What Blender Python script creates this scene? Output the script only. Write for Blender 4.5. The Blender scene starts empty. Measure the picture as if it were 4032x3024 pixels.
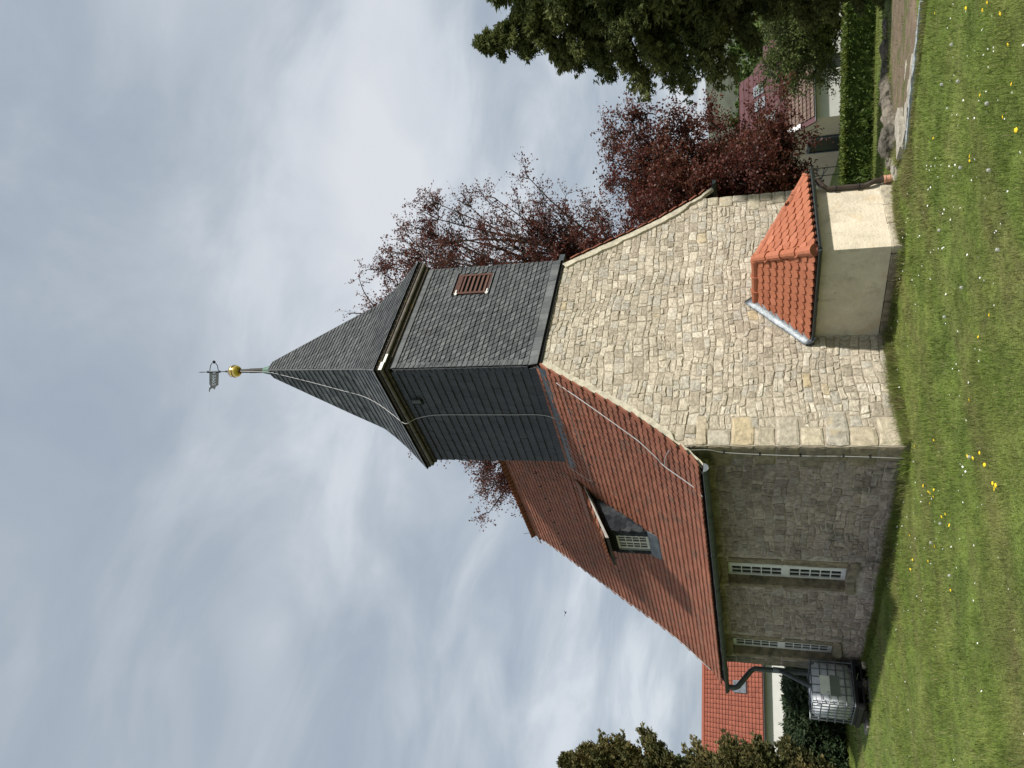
import bpy, bmesh, math, random
import numpy as np
from mathutils import Vector, Matrix
from mathutils.geometry import delaunay_2d_cdt
from mathutils import noise as mnoise

rad = math.radians
random.seed(11)
rng = np.random.default_rng(11)
scene = bpy.context.scene
COL = scene.collection

# ------------------------------------------------------------------ camera
CAM = Vector((-6.6207, -8.7913, 2.0084))
FW = Vector((0.63547141, 0.70947636, 0.30466272)).normalized()
RI = Vector((0.74860117, -0.66277556, -0.01802338)).normalized()
UP = Vector((-0.18913585, -0.23952421, 0.95228976)).normalized()
cam = bpy.data.cameras.new("camera")
cam.sensor_fit = 'HORIZONTAL'
cam.sensor_width = 36.0
cam.lens = 36.0 * 2932.97 / 4032.0
cam.clip_start = 0.05
cam.clip_end = 2000.0
camo = bpy.data.objects.new("camera", cam)
COL.objects.link(camo)
X, Y, Z = -UP, RI, -FW          # the photograph was taken with the phone turned on its side
camo.matrix_world = Matrix(((X.x, Y.x, Z.x, CAM.x), (X.y, Y.y, Z.y, CAM.y), (X.z, Y.z, Z.z, CAM.z), (0, 0, 0, 1)))
scene.camera = camo

# ------------------------------------------------------------------ sky, sun, exposure
SUN = Vector((0.115, -0.725, 0.68)).normalized()      # towards the sun
world = bpy.data.worlds.new("World")
scene.world = world
world.use_nodes = True
wn, wl = world.node_tree.nodes, world.node_tree.links
wn.clear()
w_out = wn.new("ShaderNodeOutputWorld")
w_bg = wn.new("ShaderNodeBackground")
w_bg.inputs["Strength"].default_value = 0.1
w_sky = wn.new("ShaderNodeTexSky")
w_sky.sky_type = 'NISHITA'
w_sky.sun_disc = False
w_sky.sun_elevation = math.asin(SUN.z)
w_sky.sun_rotation = math.atan2(SUN.x, SUN.y)
w_sky.air_density = 1.0
w_sky.dust_density = 1.5
w_tc = wn.new("ShaderNodeTexCoord")
w_sep = wn.new("ShaderNodeSeparateXYZ")
wl.new(w_tc.outputs["Generated"], w_sep.inputs[0])
# direction projected onto a cloud layer
w_add = wn.new("ShaderNodeMath"); w_add.operation = 'ADD'; w_add.inputs[1].default_value = 0.22
w_abs = wn.new("ShaderNodeMath"); w_abs.operation = 'ABSOLUTE'
wl.new(w_sep.outputs["Z"], w_abs.inputs[0]); wl.new(w_abs.outputs[0], w_add.inputs[0])
w_dx = wn.new("ShaderNodeMath"); w_dx.operation = 'DIVIDE'
w_dy = wn.new("ShaderNodeMath"); w_dy.operation = 'DIVIDE'
wl.new(w_sep.outputs["X"], w_dx.inputs[0]); wl.new(w_add.outputs[0], w_dx.inputs[1])
wl.new(w_sep.outputs["Y"], w_dy.inputs[0]); wl.new(w_add.outputs[0], w_dy.inputs[1])
w_cmb = wn.new("ShaderNodeCombineXYZ")
wl.new(w_dx.outputs[0], w_cmb.inputs[0]); wl.new(w_dy.outputs[0], w_cmb.inputs[1])
def w_noise(scale, sx, sy, rot, off, detail, rough, dist):
    m = wn.new("ShaderNodeMapping")
    m.inputs["Scale"].default_value = (sx, sy, 1)
    m.inputs["Rotation"].default_value = (0, 0, rot)
    m.inputs["Location"].default_value = off
    wl.new(w_cmb.outputs[0], m.inputs[0])
    n = wn.new("ShaderNodeTexNoise")
    n.inputs["Scale"].default_value = scale
    n.inputs["Detail"].default_value = detail
    n.inputs["Roughness"].default_value = rough
    n.inputs["Distortion"].default_value = dist
    wl.new(m.outputs[0], n.inputs["Vector"])
    return n.outputs["Fac"]
n1 = w_noise(1.0, 1.0, 1.0, 0.3, (6.321, 5.433, 0), 3.0, 0.45, 0.3)      # broad cloud masses
n2 = w_noise(2.6, 0.9, 1.25, 0.6, (4.898, 7.39, 0), 6.0, 0.55, 0.5)        # lumps and wisps inside them
w_m1 = wn.new("ShaderNodeMath"); w_m1.operation = 'MULTIPLY'; w_m1.inputs[1].default_value = 0.60
w_m2 = wn.new("ShaderNodeMath"); w_m2.operation = 'MULTIPLY_ADD'; w_m2.inputs[1].default_value = 0.40
wl.new(n1, w_m1.inputs[0]); wl.new(n2, w_m2.inputs[0]); wl.new(w_m1.outputs[0], w_m2.inputs[2])
w_rmp = wn.new("ShaderNodeValToRGB")
els = w_rmp.color_ramp.elements
els[0].position = 0.36; els[0].color = (0.335, 0.395, 0.475, 1)
els[1].position = 0.66; els[1].color = (0.73, 0.755, 0.79, 1)
e = els.new(0.44); e.color = (0.40, 0.455, 0.525, 1)
e = els.new(0.515); e.color = (0.50, 0.555, 0.615, 1)
e = els.new(0.58); e.color = (0.635, 0.675, 0.725, 1)
wl.new(w_m2.outputs[0], w_rmp.inputs[0])
w_sc = wn.new("ShaderNodeVectorMath"); w_sc.operation = 'SCALE'; w_sc.inputs["Scale"].default_value = 8.35
wl.new(w_rmp.outputs[0], w_sc.inputs[0])
w_mix = wn.new("ShaderNodeMix"); w_mix.data_type = 'RGBA'
w_mix.inputs["Factor"].default_value = 0.90
wl.new(w_sky.outputs[0], w_mix.inputs["A"]); wl.new(w_sc.outputs[0], w_mix.inputs["B"])
wl.new(w_mix.outputs["Result"], w_bg.inputs["Color"])
wl.new(w_bg.outputs[0], w_out.inputs["Surface"])

sl = bpy.data.lights.new("sun", 'SUN')
sl.energy = 4.3
sl.angle = rad(2.4)
sl.color = (1.0, 0.955, 0.89)
so = bpy.data.objects.new("sun", sl)
so.rotation_euler = SUN.to_track_quat('Z', 'Y').to_euler()
so.location = (0, -20, 30)
COL.objects.link(so)

scene.view_settings.view_transform = 'Standard'
scene.view_settings.look = 'None'
scene.view_settings.exposure = 0.35
scene.view_settings.gamma = 1.0
scene.view_settings.use_curve_mapping = False

# ------------------------------------------------------------------ helpers
def prop(o, label=None, cat=None, group=None, kind=None):
    if label: o["label"] = label
    if cat: o["category"] = cat
    if group: o["group"] = group
    if kind: o["kind"] = kind
    return o

def empty(name, loc=(0, 0, 0), rz=0.0, **k):
    o = bpy.data.objects.new(name, None)
    o.empty_display_size = 0.2
    o.location = loc
    o.rotation_euler = (0, 0, rz)
    COL.objects.link(o)
    return prop(o, **k)

class MB:
    """collects polygons; build() links them as one mesh object"""
    def __init__(s):
        s.v, s.f, s.t = [], [], []
    def add(s, vs, fs, tint=0.5):
        b = len(s.v)
        s.v.extend([tuple(p) for p in vs])
        for f in fs:
            s.f.append(tuple(i + b for i in f))
            s.t.append(tint)
    def box(s, x0, x1, y0, y1, z0, z1, tint=0.5, M=None):
        vs = [Vector((x, y, z)) for z in (z0, z1) for y in (y0, y1) for x in (x0, x1)]
        if M is not None: vs = [M @ p for p in vs]
        s.add(vs, [(0, 2, 3, 1), (4, 5, 7, 6), (0, 1, 5, 4), (2, 6, 7, 3), (0, 4, 6, 2), (1, 3, 7, 5)], tint)
    def bbox(s, x0, x1, y0, y1, z0, z1, b=0.01, tint=0.5, M=None, jit=0.0):
        """box with chamfered edges"""
        vs = []
        for sx in (0, 1):
            for sy in (0, 1):
                for sz in (0, 1):
                    cx, cy, cz = (x0, x1)[sx], (y0, y1)[sy], (z0, z1)[sz]
                    dx, dy, dz = (b, -b)[sx], (b, -b)[sy], (b, -b)[sz]
                    vs += [(cx, cy + dy, cz + dz), (cx + dx, cy, cz + dz), (cx + dx, cy + dy, cz)]
        bm = bmesh.new()
        bv = [bm.verts.new((p[0] + random.uniform(-jit, jit), p[1] + random.uniform(-jit, jit), p[2] + random.uniform(-jit, jit))) for p in vs]
        r = bmesh.ops.convex_hull(bm, input=bv)
        bm.verts.index_update()
        vv = [v.co.copy() for v in bm.verts]
        if M is not None: vv = [M @ p for p in vv]
        s.add(vv, [[v.index for v in f.verts] for f in bm.faces], tint)
        bm.free()
    def tube(s, pts, r, n=8, tint=0.5, cap=True, closed=False):
        pts = [Vector(p) for p in pts]
        m = len(pts)
        rr = r if hasattr(r, '__len__') else [r] * m
        vs, fs = [], []
        ref = None
        for i, p in enumerate(pts):
            if closed: d = pts[(i + 1) % m] - pts[i - 1]
            else: d = pts[min(i + 1, m - 1)] - pts[max(i - 1, 0)]
            if d.length < 1e-9: d = Vector((0, 0, 1))
            d.normalize()
            if ref is None:
                ref = Vector((0, 0, 1)) if abs(d.z) < 0.9 else Vector((1, 0, 0))
            a = d.cross(ref)
            if a.length < 1e-6: a = d.cross(Vector((0, 1, 0.3)))
            a.normalize()
            b = d.cross(a)
            ref = -b if False else ref
            for k in range(n):
                t = 2 * math.pi * k / n
                vs.append(p + (a * math.cos(t) + b * math.sin(t)) * rr[i])
        for i in range(m if closed else m - 1):
            j = (i + 1) % m
            for k in range(n):
                fs.append((i * n + k, i * n + (k + 1) % n, j * n + (k + 1) % n, j * n + k))
        if cap and not closed:
            fs.append(tuple(range(n - 1, -1, -1)))
            fs.append(tuple((m - 1) * n + k for k in range(n)))
        s.add(vs, fs, tint)
    def lathe(s, prof, c=(0, 0), n=20, tint=0.5):
        vs, fs = [], []
        for r, z in prof:
            for k in range(n):
                t = 2 * math.pi * k / n
                vs.append((c[0] + r * math.cos(t), c[1] + r * math.sin(t), z))
        for i in range(len(prof) - 1):
            for k in range(n):
                fs.append((i * n + k, i * n + (k + 1) % n, (i + 1) * n + (k + 1) % n, (i + 1) * n + k))
        s.add(vs, fs, tint)
    def mesh(s, name):
        me = bpy.data.meshes.new(name)
        me.from_pydata(s.v, [], s.f)
        a = me.attributes.new("tint", 'FLOAT', 'FACE')
        a.data.foreach_set("value", s.t)
        return me
    def build(s, name, mat, parent=None, smooth=False, loc=None, **k):
        me = s.mesh(name)
        me.materials.append(mat)
        if smooth: me.polygons.foreach_set("use_smooth", [True] * len(me.polygons))
        o = bpy.data.objects.new(name, me)
        COL.objects.link(o)
        if parent is not None: o.parent = parent
        if loc is not None: o.location = loc
        return prop(o, **k)

def np_mesh(name, verts, faces, mat, parent=None, tint=None, loc=None, **k):
    """verts (N,3), faces (M,k) numpy arrays"""
    me = bpy.data.meshes.new(name)
    n, m, kk = len(verts), len(faces), faces.shape[1]
    me.vertices.add(n); me.vertices.foreach_set("co", verts.astype(np.float32).ravel())
    me.loops.add(m * kk); me.loops.foreach_set("vertex_index", faces.astype(np.int32).ravel())
    me.polygons.add(m); me.polygons.foreach_set("loop_start", np.arange(0, m * kk, kk, dtype=np.int32))
    try: me.polygons.foreach_set("loop_total", np.full(m, kk, dtype=np.int32))
    except Exception: pass
    me.update(calc_edges=True)
    if tint is not None:
        a = me.attributes.new("tint", 'FLOAT', 'FACE')
        a.data.foreach_set("value", tint.astype(np.float32))
    me.materials.append(mat)
    o = bpy.data.objects.new(name, me)
    COL.objects.link(o)
    if parent is not None: o.parent = parent
    if loc is not None: o.location = loc
    return prop(o, **k)

# ------------------------------------------------------------------ materials
def mat(name, ramp, rough=0.8, nscale=5.0, namt=0.3, bump=0.3, bscale=40.0, metallic=0.0, spec=0.3,
        objrand=0.0, stains=(), coarse=None, transl=0.0, detail=5.0, sheen=0.0, wave=None):
    """colour from the per-piece 'tint' (0..1) through a ramp, mottled by noise; stains = (colour, scale, threshold, softness, amount)"""
    m = bpy.data.materials.new(name)
    m.use_nodes = True
    N, L = m.node_tree.nodes, m.node_tree.links
    N.clear()
    out = N.new("ShaderNodeOutputMaterial")
    bs = N.new("ShaderNodeBsdfPrincipled")
    geo = N.new("ShaderNodeNewGeometry")
    at = N.new("ShaderNodeAttribute"); at.attribute_name = "tint"
    fac = at.outputs["Fac"]
    if objrand:
        oi = N.new("ShaderNodeObjectInfo")
        ma = N.new("ShaderNodeMath"); ma.operation = 'MULTIPLY_ADD'
        ma.inputs[1].default_value = objrand
        L.new(oi.outputs["Random"], ma.inputs[0]); L.new(fac, ma.inputs[2])
        sb = N.new("ShaderNodeMath"); sb.operation = 'SUBTRACT'; sb.inputs[1].default_value = objrand / 2
        L.new(ma.outputs[0], sb.inputs[0])
        fac = sb.outputs[0]
    rp = N.new("ShaderNodeValToRGB")
    el = rp.color_ramp.elements
    if len(ramp) == 1: ramp = [ramp[0], ramp[0]]
    for i, c in enumerate(ramp):
        p = i / (len(ramp) - 1)
        if i == 0: e = el[0]; e.position = 0
        elif i == len(ramp) - 1: e = el[1] if len(ramp) == 2 else el[len(el) - 1]; e.position = 1
        else: e = el.new(p)
        e.color = (*c, 1)
    L.new(fac, rp.inputs[0])
    col = rp.outputs[0]
    def noise(scale, det=detail, ro=0.6, stretch=None):
        n = N.new("ShaderNodeTexNoise")
        n.inputs["Scale"].default_value = scale
        n.inputs["Detail"].default_value = det
        n.inputs["Roughness"].default_value = ro
        if stretch:
            mp = N.new("ShaderNodeMapping"); mp.inputs["Scale"].default_value = stretch
            L.new(geo.outputs["Position"], mp.inputs[0]); L.new(mp.outputs[0], n.inputs["Vector"])
        else:
            L.new(geo.outputs["Position"], n.inputs["Vector"])
        return n.outputs["Fac"]
    def mult(c, nf, lo, hi):
        mr = N.new("ShaderNodeMapRange")
        mr.inputs["From Min"].default_value = 0.3; mr.inputs["From Max"].default_value = 0.7
        mr.inputs["To Min"].default_value = lo; mr.inputs["To Max"].default_value = hi
        L.new(nf, mr.inputs["Value"])
        v = N.new("ShaderNodeVectorMath"); v.operation = 'SCALE'
        L.new(c, v.inputs[0]); L.new(mr.outputs[0], v.inputs["Scale"])
        return v.outputs[0]
    if namt: col = mult(col, noise(nscale), 1 - namt, 1 + namt * 0.8)
    if coarse: col = mult(col, noise(coarse[0], 3.0), 1 - coarse[1], 1 + coarse[1])
    for st_ in stains:
        sc, scale, th, so_, am = st_[:5]
        mr = N.new("ShaderNodeMapRange")
        mr.inputs["From Min"].default_value = th; mr.inputs["From Max"].default_value = th + so_
        mr.inputs["To Min"].default_value = 0; mr.inputs["To Max"].default_value = am
        L.new(noise(scale, 6.0, 0.65, st_[5] if len(st_) > 5 else None), mr.inputs["Value"])
        mx = N.new("ShaderNodeMix"); mx.data_type = 'RGBA'
        L.new(mr.outputs[0], mx.inputs["Factor"]); L.new(col, mx.inputs["A"])
        mx.inputs["B"].default_value = (*sc, 1)
        col = mx.outputs["Result"]
    L.new(col, bs.inputs["Base Color"])
    bs.inputs["Roughness"].default_value = rough
    bs.inputs["Metallic"].default_value = metallic
    bs.inputs["Specular IOR Level"].default_value = spec
    if bump:
        b = N.new("ShaderNodeBump")
        b.inputs["Strength"].default_value = bump
        b.inputs["Distance"].default_value = 0.02
        L.new(noise(bscale, 4.0), b.inputs["Height"])
        L.new(b.outputs[0], bs.inputs["Normal"])
    surf = bs.outputs[0]
    if transl:
        tr = N.new("ShaderNodeBsdfTranslucent")
        L.new(col, tr.inputs["Color"])
        mx = N.new("ShaderNodeMixShader"); mx.inputs[0].default_value = transl
        L.new(surf, mx.inputs[1]); L.new(tr.outputs[0], mx.inputs[2])
        surf = mx.outputs[0]
    L.new(surf, out.inputs["Surface"])
    return m

M = {}
M['lime'] = mat("pale_limestone", [(.35, .305, .235), (.435, .385, .30), (.49, .435, .34), (.40, .37, .31), (.565, .515, .42), (.47, .385, .25)],
                rough=.92, nscale=19, namt=.33, bump=1.0, bscale=30, coarse=(.9, .12), spec=.15,
                stains=[((.27, .245, .20), 5.5, .58, .08, .45), ((.60, .56, .47), 9.0, .60, .06, .5), ((.50, .40, .25), 1.7, .66, .08, .3)])
M['lime_mortar'] = mat("pale_lime_mortar", [(.39, .34, .265)], rough=.95, nscale=16, namt=.25, bump=.9, bscale=60, coarse=(1.2, .15), spec=.1,
                stains=[((.30, .26, .20), 5, .58, .1, .4)])
M['grey_stone'] = mat("weathered_wall_stone", [(.265, .215, .18), (.33, .27, .23), (.37, .30, .255), (.32, .275, .245), (.43, .36, .30), (.25, .205, .18)],
                rough=.92, nscale=17, namt=.38, bump=.9, bscale=38, coarse=(.8, .2), spec=.15,
                stains=[((.09, .085, .07), 1.6, .56, .10, .7), ((.32, .29, .24), 4.5, .62, .06, .5), ((.27, .17, .07), 1.3, .66, .07, .4)])
M['grey_mortar'] = mat("weathered_wall_mortar", [(.40, .34, .295)], rough=.95, nscale=12, namt=.4, bump=.9, bscale=55, coarse=(.7, .3), spec=.1,
                stains=[((.12, .105, .08), 1.9, .52, .1, .7), ((.52, .48, .41), 2.4, .56, .05, .8)])
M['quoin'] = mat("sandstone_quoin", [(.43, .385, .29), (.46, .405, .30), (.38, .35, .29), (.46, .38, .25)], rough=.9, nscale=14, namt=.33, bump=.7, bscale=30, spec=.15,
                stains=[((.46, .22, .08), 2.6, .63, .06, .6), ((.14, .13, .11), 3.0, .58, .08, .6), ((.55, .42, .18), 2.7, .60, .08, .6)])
M['quoin_shade'] = mat("shaded_sandstone", [(.19, .165, .125), (.26, .215, .145), (.155, .145, .12)], rough=.9, nscale=9, namt=.4, bump=.5, bscale=30, spec=.15,
                stains=[((.05, .048, .042), 2.2, .54, .1, .7), ((.34, .27, .17), 3.1, .62, .06, .6)])  # darker quoin copy for faces turned from the sun, shade mixed into the colour
M['verge'] = mat("verge_mortar", [(.50, .46, .36)], rough=.95, nscale=9, namt=.3, bump=.6, bscale=40, stains=[((.34, .27, .15), 3, .6, .1, .5)])
M['tile'] = mat("clay_tile", [(.185, .070, .043), (.24, .091, .054), (.208, .074, .044), (.272, .105, .063), (.172, .082, .054)], rough=.78, nscale=18, namt=.18, bump=.12, bscale=60,
                objrand=.7, coarse=(.5, .14), spec=.3, stains=[((.12, .085, .055), 2.2, .58, .14, .3), ((.06, .055, .035), 7.0, .62, .05, .5)])
M['tile_new'] = mat("bright_clay_tile", [(.31, .105, .055), (.37, .13, .068), (.34, .115, .06), (.41, .15, .085)], rough=.72, nscale=18, namt=.15, bump=.12, bscale=60,
                objrand=.7, spec=.3, stains=[((.30, .14, .05), 4.2, .60, .12, .35)])
M['cheek'] = mat("dull_dark_slate", [(.018, .020, .024), (.028, .031, .036), (.05, .054, .058)], rough=.9, nscale=8, namt=.25, bump=.2, bscale=50, objrand=.5, spec=.1)
M['slate'] = mat("slate", [(.052, .058, .062), (.078, .084, .088), (.10, .106, .108), (.065, .07, .076), (.12, .126, .126)], rough=.72, nscale=10, namt=.22, bump=.25, bscale=50,
                objrand=.7, coarse=(.7, .15), spec=.45, stains=[((.03, .033, .037), 3.2, .60, .09, .55), ((.022, .024, .027), 5.0, .57, .08, .6, (1, 1, .25)), ((.20, .20, .19), 9.0, .68, .05, .4)])
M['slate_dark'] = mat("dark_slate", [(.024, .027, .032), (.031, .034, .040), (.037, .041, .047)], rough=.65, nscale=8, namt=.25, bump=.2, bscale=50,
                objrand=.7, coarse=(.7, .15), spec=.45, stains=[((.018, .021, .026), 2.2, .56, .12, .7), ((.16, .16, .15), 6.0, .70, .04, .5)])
M['slate_under'] = mat("slate_underlay", [(.012, .013, .014)], rough=.9, namt=.1, bump=0)
M['lead'] = mat("lead_sheet", [(.085, .10, .108)], rough=.5, nscale=6, namt=.4, bump=.25, bscale=8, metallic=.4, spec=.5)
M['zinc'] = mat("zinc_sheet", [(.20, .22, .235)], rough=.55, nscale=7, namt=.45, bump=.8, bscale=9, metallic=.7, spec=.5)
M['gutter'] = mat("grey_zinc_gutter", [(.085, .096, .098)], rough=.5, nscale=9, namt=.25, bump=.1, bscale=20, metallic=.6)
M['gutter_dark'] = mat("dark_painted_gutter", [(.05, .058, .058)], rough=.42, nscale=9, namt=.2, bump=.05, metallic=.3)
M['pipe_brown'] = mat("brown_rain_pipe", [(.075, .058, .048)], rough=.4, nscale=8, namt=.25, bump=.05, metallic=.3)
M['pipe_clay'] = mat("salmon_clay_pipe", [(.55, .30, .19)], rough=.7, nscale=12, namt=.2, bump=.1)
M['wood_dark'] = mat("mossy_dark_wood", [(.045, .036, .028)], rough=.85, nscale=9, namt=.4, bump=.4, bscale=25, stains=[((.11, .085, .03), 5, .56, .08, .6), ((.22, .20, .17), 7, .66, .05, .5)])
M['wood_grey'] = mat("grey_half_round_moulding", [(.13, .115, .10)], rough=.7, nscale=6, namt=.3, bump=.2, bscale=25, stains=[((.04, .035, .03), 7, .6, .05, .7)])
M['louvre'] = mat("brown_louvre_paint", [(.075, .034, .026), (.115, .055, .038)], rough=.6, nscale=12, namt=.25, bump=.15, bscale=40)
M['white'] = mat("white_paint", [(.72, .72, .69)], rough=.45, nscale=10, namt=.07, bump=.05)
M['white_old'] = mat("old_white_paint", [(.55, .54, .47)], rough=.6, nscale=14, namt=.22, bump=.2, stains=[((.25, .24, .2), 14, .62, .06, .6)])
M['glass'] = mat("dark_glass", [(.012, .014, .018)], rough=.06, namt=0, bump=.02, bscale=6, spec=.6)
M['dark'] = mat("dark_interior", [(.008, .008, .009)], rough=.9, namt=0, bump=0)
M['plaster'] = mat("cream_plaster", [(.60, .535, .415)], rough=.93, nscale=4, namt=.12, bump=.55, bscale=26, coarse=(1.1, .10), spec=.1,
                stains=[((.52, .36, .17), 1.6, .56, .12, .5), ((.33, .285, .21), 2.8, .56, .12, .45), ((.70, .64, .52), 7.0, .58, .06, .4), ((.27, .235, .175), 5.0, .58, .10, .5, (1, 1, .18)), ((.17, .15, .115), 21.0, .66, .04, .6)])
M['cable'] = mat("pale_metal_cable", [(.42, .42, .41)], rough=.5, namt=.1, bump=0, metallic=.4)
M['iron'] = mat("dark_iron", [(.03, .034, .038)], rough=.5, namt=.2, bump=.1, metallic=.5)
M['flag'] = mat("weathered_flag_metal", [(.06, .068, .066)], rough=.7, nscale=14, namt=.25, bump=.15, metallic=.1, stains=[((.035, .04, .045), 9, .56, .06, .85)])
M['gold'] = mat("gilded_ball", [(.80, .56, .17)], rough=.22, nscale=9, namt=.08, bump=.1, bscale=14, metallic=1.0)
M['pole'] = mat("sheet_clad_pole", [(.055, .05, .046)], rough=.7, nscale=9, namt=.25, bump=.15, metallic=.1)
M['copper'] = mat("green_copper", [(.10, .17, .135)], rough=.65, nscale=9, namt=.25, bump=.15, metallic=.2)
M['tank'] = mat("milky_plastic_tank", [(.74, .76, .79)], rough=.75, nscale=3, namt=.25, bump=.12, bscale=5, spec=.5, stains=[((.30, .32, .33), 3.2, .55, .12, .4)])
M['cage'] = mat("galvanised_bar", [(.16, .175, .19)], rough=.45, namt=.2, bump=.05, metallic=.6)
M['plate'] = mat("pale_label_plate", [(.78, .80, .74)], rough=.5, namt=.1, bump=0)
M['plate_dull'] = mat("dull_label_plate", [(.16, .185, .16)], rough=.6, namt=.15, bump=0)
M['black'] = mat("black_plastic", [(.012, .012, .013)], rough=.55, namt=.2, bump=.1)
M['concrete'] = mat("concrete", [(.16, .15, .13), (.20, .19, .165)], rough=.92, nscale=14, namt=.35, bump=.5, bscale=50, stains=[((.08, .085, .06), 4, .55, .1, .6)])
M['boulder'] = mat("mossy_boulder", [(.12, .105, .08), (.20, .175, .14), (.09, .082, .065)], rough=.95, nscale=12, namt=.5, bump=.8, bscale=30, stains=[((.30, .28, .23), 7, .6, .06, .7), ((.10, .10, .04), 3, .58, .1, .6)])
M['slab'] = mat("bleached_stone_slab", [(.36, .33, .27), (.44, .41, .35)], rough=.92, nscale=11, namt=.35, bump=.8, bscale=40, stains=[((.17, .15, .12), 8, .58, .05, .7)])
M['edging'] = mat("blue_grey_edging", [(.33, .37, .39)], rough=.7, nscale=20, namt=.3, bump=.3)
M['bark'] = mat("grey_bark", [(.075, .062, .05)], rough=.95, nscale=9, namt=.4, bump=.8, bscale=22)
M['bark_dark'] = mat("dark_bark", [(.04, .03, .024)], rough=.95, nscale=9, namt=.4, bump=.6, bscale=22, stains=[((.10, .095, .04), 6, .6, .06, .6)])
M['glass_far'] = mat("far_dark_glass", [(.006, .007, .009)], rough=.35, namt=0, bump=0, spec=.15)
M['beech'] = mat("copper_beech_leaf", [(.07, .021, .018), (.12, .034, .026), (.17, .052, .034), (.10, .045, .022), (.22, .095, .05)], rough=.5, namt=0, bump=0, transl=.45, spec=.4)
M['thuja'] = mat("dark_conifer_spray", [(.045, .062, .021), (.085, .108, .033), (.135, .155, .048), (.21, .22, .08)], rough=.7, namt=0, bump=0, transl=.3, spec=.25)
M['cypress'] = mat("olive_cypress_spray", [(.055, .062, .024), (.095, .098, .036), (.14, .122, .044), (.18, .14, .056)], rough=.7, namt=0, bump=0, transl=.2, spec=.25)
M['yew'] = mat("dark_yew_needles", [(.018, .034, .016), (.032, .054, .024), (.05, .08, .034), (.075, .108, .05)], rough=.6, namt=0, bump=0, transl=.15, spec=.3)
M['hedge'] = mat("clipped_hedge_leaf", [(.026, .05, .010), (.044, .08, .014), (.07, .11, .019), (.13, .165, .03)], rough=.55, namt=0, bump=0, transl=.25, spec=.3)
M['apple'] = mat("young_green_leaf", [(.06, .085, .022), (.09, .12, .03), (.13, .16, .045), (.20, .22, .10)], rough=.55, namt=0, bump=0, transl=.35, spec=.3)
# ------------------------------------------------------------------ ground
def softplus(t): return math.log1p(math.exp(min(t * 2, 60))) / 2
def ground_z(x, y):
    s = -.6 * x - .8 * y
    z = .01 + .035 * max(0, s) - .012 * max(0, y)
    t = (x - 3.3) * .85 + (y + 2.5) * .5
    if t > -2:
        w = min(1, max(0, (x - 2.4) / 1.0))
        z -= .1 * softplus(t) * w
    return z
def gz_np(x, y):
    s = -.6 * x - .8 * y
    z = .01 + .035 * np.maximum(0, s) - .012 * np.maximum(0, y)
    t = (x - 3.3) * .85 + (y + 2.5) * .5
    w = np.clip((x - 2.4), 0, 1)
    return z - .1 * np.log1p(np.exp(np.minimum(t * 2, 60))) / 2 * w * (t > -2)

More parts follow.
